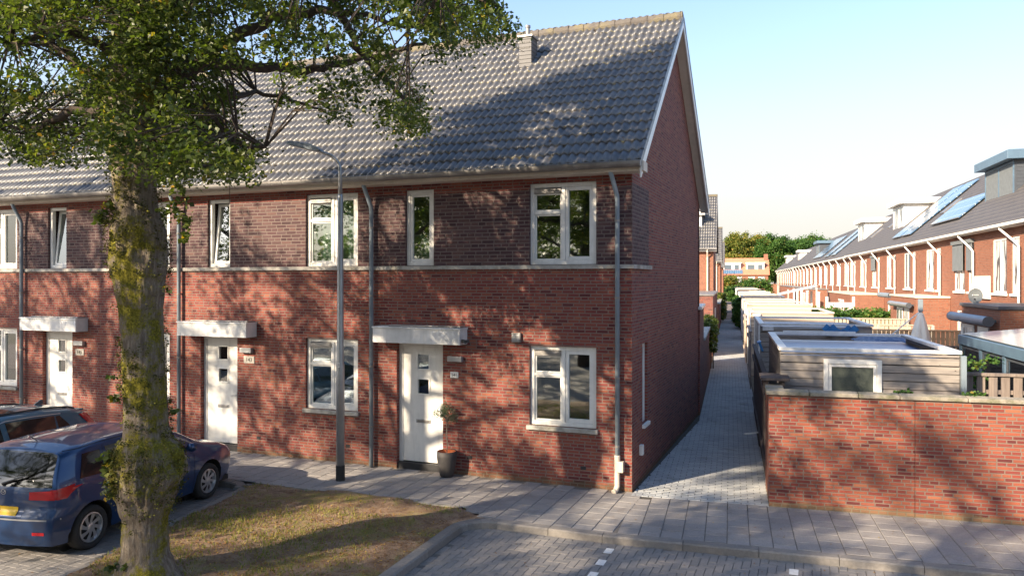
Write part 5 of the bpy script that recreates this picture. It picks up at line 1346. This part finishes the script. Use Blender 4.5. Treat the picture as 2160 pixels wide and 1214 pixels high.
# ------------------------------------------------------------------ the mossy lime tree
from mathutils import noise as mn
TX, TY = -4.36, 9.10
PR = [(-.15,.56),(0,.46),(.12,.34),(.35,.275),(.7,.262),(.92,.315),(1.06,.36),(1.28,.395),(1.50,.385),(1.60,.36),(1.70,.27),(1.85,.252),(2.4,.245),(3.2,.252),(3.5,.285),(3.72,.32),(3.92,.315),(4.12,.325),(4.4,.262),(4.85,.258),(5.2,.29),(5.5,.335),(5.8,.32),(6.2,.28),(6.9,.25),(8.0,.22),(9.5,.16),(11.5,.09),(13.2,.03)]
def prad(z):
    for (a, b), (c, d) in zip(PR, PR[1:]):
        if z <= c: t = (z-a)/(c-a); t = t*t*(3-2*t); return b+(d-b)*t
    return .03
def tc(z): return (TX+.03*math.sin(z*.9)-.012*z, TY+.05*math.sin(z*.7+1))
V = []; F = []; nz = []
z = -.15
while z < 13.2: nz.append(z); z += .035 if z < 7 else .15
NA = 72
for z in nz:
    cx_, cy_ = tc(z); r0 = prad(z)*.95; burl = math.exp(-((z-1.32)/.34)**2)+.8*math.exp(-((z-3.9)/.28)**2)+.6*math.exp(-((z-5.5)/.4)**2)
    for j in range(NA):
        a = 2*math.pi*j/NA; q = Vector((math.cos(a), math.sin(a), 0))
        n1 = mn.noise(Vector((q.x*1.3, q.y*1.3, z*1.1))); n2 = mn.noise(Vector((q.x*4.2+9, q.y*4.2, z*3.6))); n3 = mn.noise(Vector((q.x*11, q.y*11+5, z*5))); n4 = mn.noise(Vector((q.x*30, q.y*30, z*22)))
        rid = abs(mn.noise(Vector((q.x*9, q.y*9+3, z*.6))))
        r_ = r0*(1+.10*n1+burl*(.10*n1+.24*n2+.16*abs(n3)))+.020*n3*(.6+burl)+.010*n4-.022*rid+(.10*max(0,.35-z)*math.sin(a*5+1)**2 if z < .35 else 0)
        V.append((cx_+q.x*r_-TX, cy_+q.y*r_-TY, z))
for i in range(len(nz)-1):
    for j in range(NA): F.append((i*NA+j, i*NA+(j+1)%NA, (i+1)*NA+(j+1)%NA, (i+1)*NA+j))
T0 = thing('lime_tree', 'big lime tree with burled mossy trunk on the verge, its crown across the top left', 'tree', (TX, TY, 0), 0)
trunk = raw_mesh('trunk', np.array(V), np.array(F), M['bark'], T0, smooth=True)
def unp(px, py, d): return np.array([(px-1080)/1620*d, d, 3.57-(py-590)/1620*d])
POLY = [(-140,-120),(-140,290),(10,325),(45,340),(75,345),(98,392),(140,385),(155,335),(215,350),(245,385),(345,385),(400,400),(452,398),(500,372),(572,338),(572,290),(520,262),(500,232),(505,212),(560,205),(640,235),(668,262),(705,288),(715,245),(760,225),(800,262),(835,285),(895,280),(905,225),(932,180),(885,140),(895,118),(962,125),(975,100),(1045,122),(1060,88),(1112,55),(1082,8),(1085,-120)]
def inpoly(x, y):
    c = False; n = len(POLY)
    for i in range(n):
        (x1, y1), (x2, y2) = POLY[i], POLY[i-1]
        if (y1 > y) != (y2 > y) and x < (x2-x1)*(y-y1)/(y2-y1)+x1: c = not c
    return c
rng = np.random.RandomState(21); CL = []; RD = []
def proj(p): return 1080+1620*p[0]/p[1], 590-1620*(p[2]-3.57)/p[1]
tries = 0
while len(CL) < 325 and tries < 60000:
    tries += 1
    p = unp(rng.uniform(-140, 1110), rng.uniform(-120, 400), rng.uniform(6.4, 12.4)); r_ = rng.uniform(.16, .40)
    dx, dy = p[0]-TX, p[1]-TY; hr = math.hypot(dx, dy)
    if hr > 5.3 or hr < .2 or p[2] < 4.6: continue
    if p[2] < 5.4+.0*hr and hr < .5: continue
    if p[2] > 8.6: continue
    px, py = proj(p); rp = r_*1620/p[1]
    if not (inpoly(px, py+rp*.35) and inpoly(px+rp*.6, py) and inpoly(px-rp*.6, py)): continue
    if py < 200 and 370 < px < 860 and rng.uniform() < .55: continue
    if px < 230 and py < 250 and rng.uniform() < .35: continue
    if px > 860 and rng.uniform() < .15: continue
    CL.append(p); RD.append(r_)
CL = np.array(CL); RD = np.array(RD)
# limbs that carry those sprays
LIMBS = [[(345,215,9.1),(440,110,9.0),(570,40,8.8),(700,20,8.5),(860,60,8.2)],[(300,60,9.2),(480,-60,9.4),(700,-10,9.6),(760,110,9.6),(880,240,9.6)],
         [(340,140,9.1),(470,130,10.3),(640,150,11.2),(800,120,11.6),(950,70,11.8)],[(330,300,9.0),(400,285,8.4),(480,300,8.0),(560,310,7.7)],
         [(255,190,9.1),(150,120,9.0),(60,60,8.8),(-60,40,8.6)],[(250,250,9.1),(160,230,9.6),(80,270,10.2),(-60,260,10.6)],[(260,120,9.0),(140,60,8.0),(20,90,7.2)],
         [(345,180,9.1),(420,230,10.0),(540,190,11.4),(680,230,12.0)],[(300,-40,9.1),(400,-160,8.2),(640,-100,7.4),(900,-60,7.0),(1060,20,6.9)],[(345,350,9.1),(390,340,9.3),(450,350,9.6)]]
LP = []
mb = MB()
for lb in LIMBS:
    pts = [unp(*q) for q in lb]; P = []
    for i in range(len(pts)-1):
        for k in range(8):
            t = k/8; a = pts[i]+(pts[i+1]-pts[i])*t; P.append(a+rng.normal(0, .025, 3))
    P.append(pts[-1]); P[0] = np.array([tc(P[0][2])[0]+(P[0][0]-TX)*.2, tc(P[0][2])[1], P[0][2]])
    P = [p-np.array([TX,TY,0]) for p in P]; n = len(P); r0 = .085 if len(lb) > 4 else .05
    mb.tube(P, [r0*(1-i/n)**.8+.012 for i in range(n)], 8); LP += P
LPa = np.array(LP)+np.array([TX,TY,0])
twigs = MB()
for c, r_ in zip(CL, RD):
    d = np.linalg.norm(LPa-c, axis=1); k = d.argmin(); a = LPa[k]; mid = (a+c)/2+np.array([0,0,.12])
    if d[k] > 2.4: continue
    twigs.tube([a-[TX,TY,0], mid-[TX,TY,0], c-[TX,TY,0]-np.array([0,0,r_*.3])], [.014,.010,.004], 4, caps=False)
    for q in range(2):
        e = c+rng.normal(0, r_*.7, 3); twigs.tube([mid-[TX,TY,0], e-[TX,TY,0]], [.006,.003], 3, caps=False)
mb.build('branch', M['darkbark'], T0, smooth=True); twigs.build('twig', M['darkbark'], T0)
loc0 = np.array([TX,TY,0])
cr = leaf_cloud('crown', CL-loc0, RD, (225*(RD/.3)**2).astype(int), .053, 'leaf', T0, 31, flat=.62, droop=.55, spread=.40)
# upper crown, above the frame
UC = []
while len(UC) < 260:
    d = rng.normal(size=3); d /= np.linalg.norm(d); r_ = rng.uniform(.35, 1)**.6; p = np.array([d[0]*3.5, d[1]*3.5, d[2]*4.7])*r_+np.array([TX, TY, 9.3]); k_ = max(.0, p[2]-9.5)*.11; p[0] = TX+(p[0]-TX)*(1-k_)+k_*.9; p[1] = TY+(p[1]-TY)*(1-k_)-k_*1.1
    px, py = proj(p)
    if p[2] < 7.2 or py > -90 and p[1] > .5: continue
    UC.append(p)
UC = np.array(UC); UR = rng.uniform(.45, .85, len(UC))
leaf_cloud('upper_crown', UC-loc0, UR, 280, .10, 'leaf', T0, 32, flat=.6, droop=.4, spread=.42)
mb = MB()
for k in range(16):
    a = k*2.4; z0 = 7+k*.34; c0 = tc(z0); L_ = 3.2-k*.1; mb.tube([(c0[0]-TX,c0[1]-TY,z0),(c0[0]-TX+.45*L_*math.cos(a),c0[1]-TY+.45*L_*math.sin(a),z0+.8),(c0[0]-TX+L_*math.cos(a),c0[1]-TY+L_*math.sin(a),z0+1.1)], [.09,.055,.02], 7)
mb.build('upper_branch', M['darkbark'], T0, smooth=True)
# sprouts on the trunk
sp = []
for px, py, n_, r_ in ((232,985,3,.10),(215,960,2,.07),(238,1030,3,.09),(262,975,2,.06),(232,835,2,.06),(240,800,1,.05),(222,440,3,.10),(205,465,2,.08),(238,425,2,.1),(362,430,4,.13),(385,455,3,.11),(395,490,2,.08),(370,400,3,.12),(350,600,1,.05),(256,1190,2,.06),(366,880,1,.05)):
    for k in range(n_): sp.append((unp(px+rng.normal(0,10), py+rng.normal(0,12), 8.9), r_))
leaf_cloud('sprout_leaves', np.array([a for a, b in sp])-loc0, np.array([b for a, b in sp]), 16, .062, 'leaf', T0, 35, flat=.8, gold=.05)
mo = []
for k in range(900):
    z = rng.choice([1.3,1.3,3.9,2.4,4.5,5.5])+rng.normal(0,.3); a = rng.uniform(0, 2*math.pi); c0 = tc(z); r_ = prad(z)*1.04+.01
    mo.append((c0[0]+math.cos(a)*r_-TX, c0[1]+math.sin(a)*r_-TY, z))
M['moss'] = attr_mat('moss', [(0,(.03,.035,.008)),(.6,(.10,.10,.018)),(1,(.25,.24,.03))], .9, 0, mottle=0)
leaf_cloud('moss', np.array(mo), np.full(len(mo), .05), 14, .022, 'moss', T0, 36, flat=1.0)

# ------------------------------------------------------------------ street trees outside the frame (they throw the dappled shade and show in the panes)
def street_tree(label, loc, rz, n=85, leaves=230, seed=5, H=8.2, rx=4.2, rzv=3.9):
    t = thing('lime_tree', label, 'tree', loc, rz, 'lime trees along the street'); rg = np.random.RandomState(seed)
    C = []
    while len(C) < n:
        d = rg.normal(size=3); d /= np.linalg.norm(d); r_ = rg.uniform(.3, 1)**.6; C.append(np.array([d[0]*rx, d[1]*rx, d[2]*rzv])*r_+np.array([0,0,H]))
    leaf_cloud('crown', np.array(C), rg.uniform(.55, .95, n), leaves, .12, 'leaf', t, seed, flat=.6, droop=.3, spread=.42)
    m = MB(); m.tube([(0,0,-.1),(.05,0,2),(0,.05,5),(0,0,8),(0,0,11.5)], [.4,.28,.25,.17,.04], 12)
    for k in range(14):
        a = k*2.4; z0 = 4.6+k*.5; m.tube([(0,0,z0),(1.7*math.cos(a),1.7*math.sin(a),z0+.9),(3.6*math.cos(a),3.6*math.sin(a),z0+1.5)], [.1,.06,.02], 6)
    m.build('trunk', M['darkbark'], t, smooth=True); return t
def place_tree(src, label, x, y, rz, s=1.0):
    c = copy_tree(src); c.location = (x, y, 0); c.rotation_euler = (0,0,rz); c.scale = (s,s,s); c['label'] = label; return c
N1 = street_tree('street lime outside the left edge, beside the parked hatchbacks', (-13.2, 6.0, 0), 0)
place_tree(N1, 'street lime outside the left edge, farther along the terrace', -20.5, 9.0, 1.0)
place_tree(N1, 'street lime behind the camera on the left side', -10.5, -2.0, 2.1, .95)
place_tree(N1, 'street lime behind the camera nearest to the road', -4.5, -6.5, 3.0, .9)
place_tree(N1, 'street lime straight behind the camera', 3.0, -11, 4.0)
place_tree(N1, 'street lime behind the camera on the right side', 12.5, -9.5, 5.0)
place_tree(N1, 'street lime far left behind the camera', -18, -4.5, 5.6, 1.05)
place_tree(N1, 'street lime far right behind the camera', 21, -5.0, .6)
for i, (x, y, a, s_, lab) in enumerate(((-38,-14,1,1.3,'large lime across the street, leftmost of the rear row'),(-30,-18,2,1.25,'large lime across the street, second of the rear row'),(-22,-21,3,1.3,'large lime across the street, third of the rear row'),(-14,-24,4,1.2,'large lime across the street, fourth of the rear row'),(-6,-27,5,1.3,'large lime across the street, fifth of the rear row'),(3,-30,6,1.25,'large lime across the street, last of the rear row'))):
    place_tree(N1, lab, x, y, a, s_)
R2 = thing('reflection_hedge', 'long dense hedge across the street behind the camera', 'hedge', (-20, -24, 0), R(-21))  # added out of view to cover bright sky in the window reflections
rg = np.random.RandomState(8); leaf_cloud('foliage', np.stack([rg.uniform(-30, 34, 420), rg.uniform(-1.5, 1.5, 420), rg.uniform(.5, 7.5, 420)], 1), np.full(420, 1.3), 60, .34, 'leaf', R2, 9)
m = MB()
for k in range(12): m.tube([(-28+k*5.3,0,-.1),(-28+k*5.3,0,6)], [.15,.05], 6)
m.build('stem', M['darkbark'], R2)

# ------------------------------------------------------------------ background trees, hedges, ivy
def far_tree(label, x, y, h, r_, mat, seed, n=100, leaves=200, size=.40):
    t = thing('background_tree', label, 'tree', (x, y, 0), 0, 'trees beyond the houses'); rg = np.random.RandomState(seed); C = []
    while len(C) < n:
        d = rg.normal(size=3); d /= np.linalg.norm(d); q = rg.uniform(.5, 1)**.5; z = d[2]*(h*.40)*q+h*.62; C.append((d[0]*r_*q, d[1]*r_*q, z))
    leaf_cloud('crown', np.array(C), rg.uniform(r_*.18, r_*.36, n), leaves, size, mat, t, seed, flat=.75, droop=.2, spread=.5)
    m = MB(); m.tube([(0,0,-.2),(0,0,h*.4),(0,0,h*.75)], [r_*.07, r_*.05, r_*.02], 8); m.build('trunk', M['darkbark'], t); return t
for i, (px, d, top, r_, mat, lab) in enumerate(((1552,205,497,5.5,'leaf_gold','yellowing tree at the end of the alley, left of the golden one'),(1580,212,489,6.2,'leaf_gold','golden green tree right behind the orange house'),(1608,208,498,4.5,'leaf_gold','smaller yellowing tree behind the orange house chimney'),
    (1634,196,497,5.0,'leaf_far','bright green tree right of the orange house'),(1660,205,507,6.0,'leaf_far','dark green tree above the first far roofs'),(1690,210,503,6.0,'leaf_far','round green tree above the roofs, left of the last'),(1722,214,500,6.5,'leaf_far','rightmost green tree above the row house roofs'),(1650,225,505,7,'leaf_far','green tree standing farthest back between the others'),(1700,228,506,7,'leaf_far','green tree half hidden behind the round one'))):
    far_tree(lab, (px-1080)/1620*d, d, 3.57+(590-top)/1620*d, r_, mat, 60+i)
def bush(name, label, cat, A0, size, mat, seed, n=60, leaves=60, leaf=.09, kind=None, group=None):
    t = thing(name, label, cat, Aw(A0[0], A0[1], 0), TA, group); rg = np.random.RandomState(seed)
    C = rg.uniform(-1, 1, (n,3))*np.array([size[0]/2, size[1]/2, size[2]/2])*.92+np.array([size[0]/2, size[1]/2, A0[2]+size[2]/2])
    leaf_cloud('foliage', C, np.full(n, min(size)*.28), leaves, leaf, mat, t, seed, flat=.8, spread=.5)
    m = MB(); 
    for k in range(4): m.tube([(size[0]*(.2+.2*k),size[1]*.5,-.05),(size[0]*(.2+.2*k),size[1]*.5,A0[2]+size[2]*.6)], [.03,.012], 5)
    m.build('stem', M['darkbark'], t)
    return t
bush('hedge', 'long leafy green hedge above the pale board fences in the gardens', 'hedge', (3.3, 30.5, .6), (4.3, 1.6, 1.35), 'leaf_far', 71, 170, 90, .14)
bush('hedge', 'lower reddish green hedge part running back toward the white pergola', 'hedge', (3.2, 32.4, .6), (1.6, 5, 1.2), 'leaf_far', 72, 120, 80, .14)
bush('shrub', 'green shrub showing over the board fence before the glass veranda', 'shrub', (3.35, 2.6, 1.35), (.62, .5, .85), 'leaf_far', 73, 16, 60, .06)
bush('climbing_ivy', 'bright green climber spilling over the alley from the sheds', 'climber', (-.35, 44, .1), (.6, 14, 2.2), 'leaf_far', 74, 120, 70, .14)
bush('ivy', 'dark ivy hanging over the low brick wall on the left of the alley', 'ivy', (-1.62, 16.5, .75), (.45, 5.5, 1.35), 'leaf', 75, 90, 90, .09)
bush('hedge', 'dark green hedge along the left side of the alley far down', 'hedge', (-1.75, 52, .2), (.7, 16, 2.3), 'leaf', 76, 120, 70, .14)
bush('shrub', 'bright round shrub before the orange house', 'shrub', (1.6, 128, 0), (4.5, 5, 3.6), 'leaf_far', 77, 60, 90, .3)
bush('shrub', 'yellow green shrubs at the left end of the alley', 'shrub', (-3.2, 130, 0), (4.2, 4, 4.0), 'leaf_gold', 78, 60, 90, .3)
bush('shrub', 'dark low shrubs closing the far end of the alley path', 'shrub', (-1.6, 118, 0), (2.6, 3, 2.4), 'leaf_far', 79, 40, 80, .25)
for i, (x, s_) in enumerate(((1.96, .16), (2.92, .2))):
    t = thing('weed', ['small weed sprouting on the wall coping, left one', 'larger green weed on the wall coping before the shed corner'][i], 'plant', Aw(x, .16, 1.83), TA, 'weeds on the wall coping')
    leaf_cloud('leaves', np.array([[0,0,s_*.2],[s_*.5,.03,s_*.2],[-s_*.5,.0,s_*.15]]), np.full(3, s_*.42), 26, .05, 'leaf_far', t, 80+i, flat=.5)

# ------------------------------------------------------------------ grass and fallen leaves on the verge
gr = np.random.RandomState(91); pts = []; 
while len(pts) < 7500:
    x, y = gr.uniform(-6.3,-1.9), gr.uniform(-7.5,-1.85)
    if not in_verge(x, y): continue
    q = mn.noise(Vector((x*.9, y*.9, 2)))+.5*mn.noise(Vector((x*3, y*3, 7)))
    if q < gr.uniform(-.15, .75)-(.30 if -5.8 < x < -2.6 and y < -2.7 else -.15): continue
    pts.append((x, y))
pts = np.array(pts); n = len(pts); az = gr.uniform(0, 2*math.pi, n); hh = gr.uniform(.015, .06, n); ww_ = .0035
P = np.array([tuple(Hw(x, y, vz(x, y)-.004)) for x, y in pts]); dx = np.stack([np.cos(az), np.sin(az), 0*az], 1); tip = P+np.stack([gr.normal(0,.02,n), gr.normal(0,.02,n), hh], 1)
V = np.stack([P-dx*ww_*2, P+dx*ww_*2, tip+dx*ww_*.4, tip-dx*ww_*.4], 1).reshape(-1,3)
o = raw_mesh('grass', V, np.arange(4*n).reshape(-1,4), M['grass'], None, attr=np.clip(gr.normal(.5,.22,n),0,1)); tag(o, 'thin short grass and moss on the bare verge under the tree', 'grass', None, 'stuff')
L = []
def scatter_leaf(x, y, z, s_):
    a = gr.uniform(0, 6.28); t = gr.normal(0, .25, 2); c, q = math.cos(a)*s_, math.sin(a)*s_
    L.append([(x+c, y+q, z+abs(t[0])*s_), (x-q*.7, y+c*.7, z+.002), (x-c, y-q, z+abs(t[1])*s_), (x+q*.7, y-c*.7, z+.003)])
for k in range(9500):
    x, y = gr.uniform(-6.3,-1.9), gr.uniform(-8,-1.85)
    if in_verge(x, y) and (y < -2.5 or gr.uniform() < .4): p = Hw(x, y, vz(x, y)+.006); scatter_leaf(p.x, p.y, p.z, gr.uniform(.007, .02))
for k in range(120):
    p = Hw(gr.uniform(-9, 6), gr.uniform(-1.8, -.1), .006); scatter_leaf(p.x, p.y, p.z, gr.uniform(.008, .02))
for k in range(140):
    x = gr.uniform(-1.7, 6); p = Hw(x, gr.uniform(-6, kerb_y(x)-.02), -.092); scatter_leaf(p.x, p.y, p.z, gr.uniform(.008, .02))
for k in range(70):
    p = Hw(gr.uniform(-9, -6), gr.uniform(-7, -2.1), -.092); scatter_leaf(p.x, p.y, p.z, gr.uniform(.008, .02))
for k in range(420):
    x, s_ = gr.uniform(-15, .1), gr.uniform(.1, 5.5); p = Hw(x, EY+s_*math.cos(SA), EZ+.07+s_*math.sin(SA)); scatter_leaf(p.x, p.y, p.z, gr.uniform(.015, .04))
L = np.array(L); n = len(L)
o = raw_mesh('fallen_leaves', L.reshape(-1,3), np.arange(4*n).reshape(-1,4), M['litter'], None, attr=np.clip(gr.beta(1.6,1.4,n),0,1)); tag(o, 'dry brown and yellow fallen leaves scattered on verge, paving and roof', 'leaves', None, 'stuff')
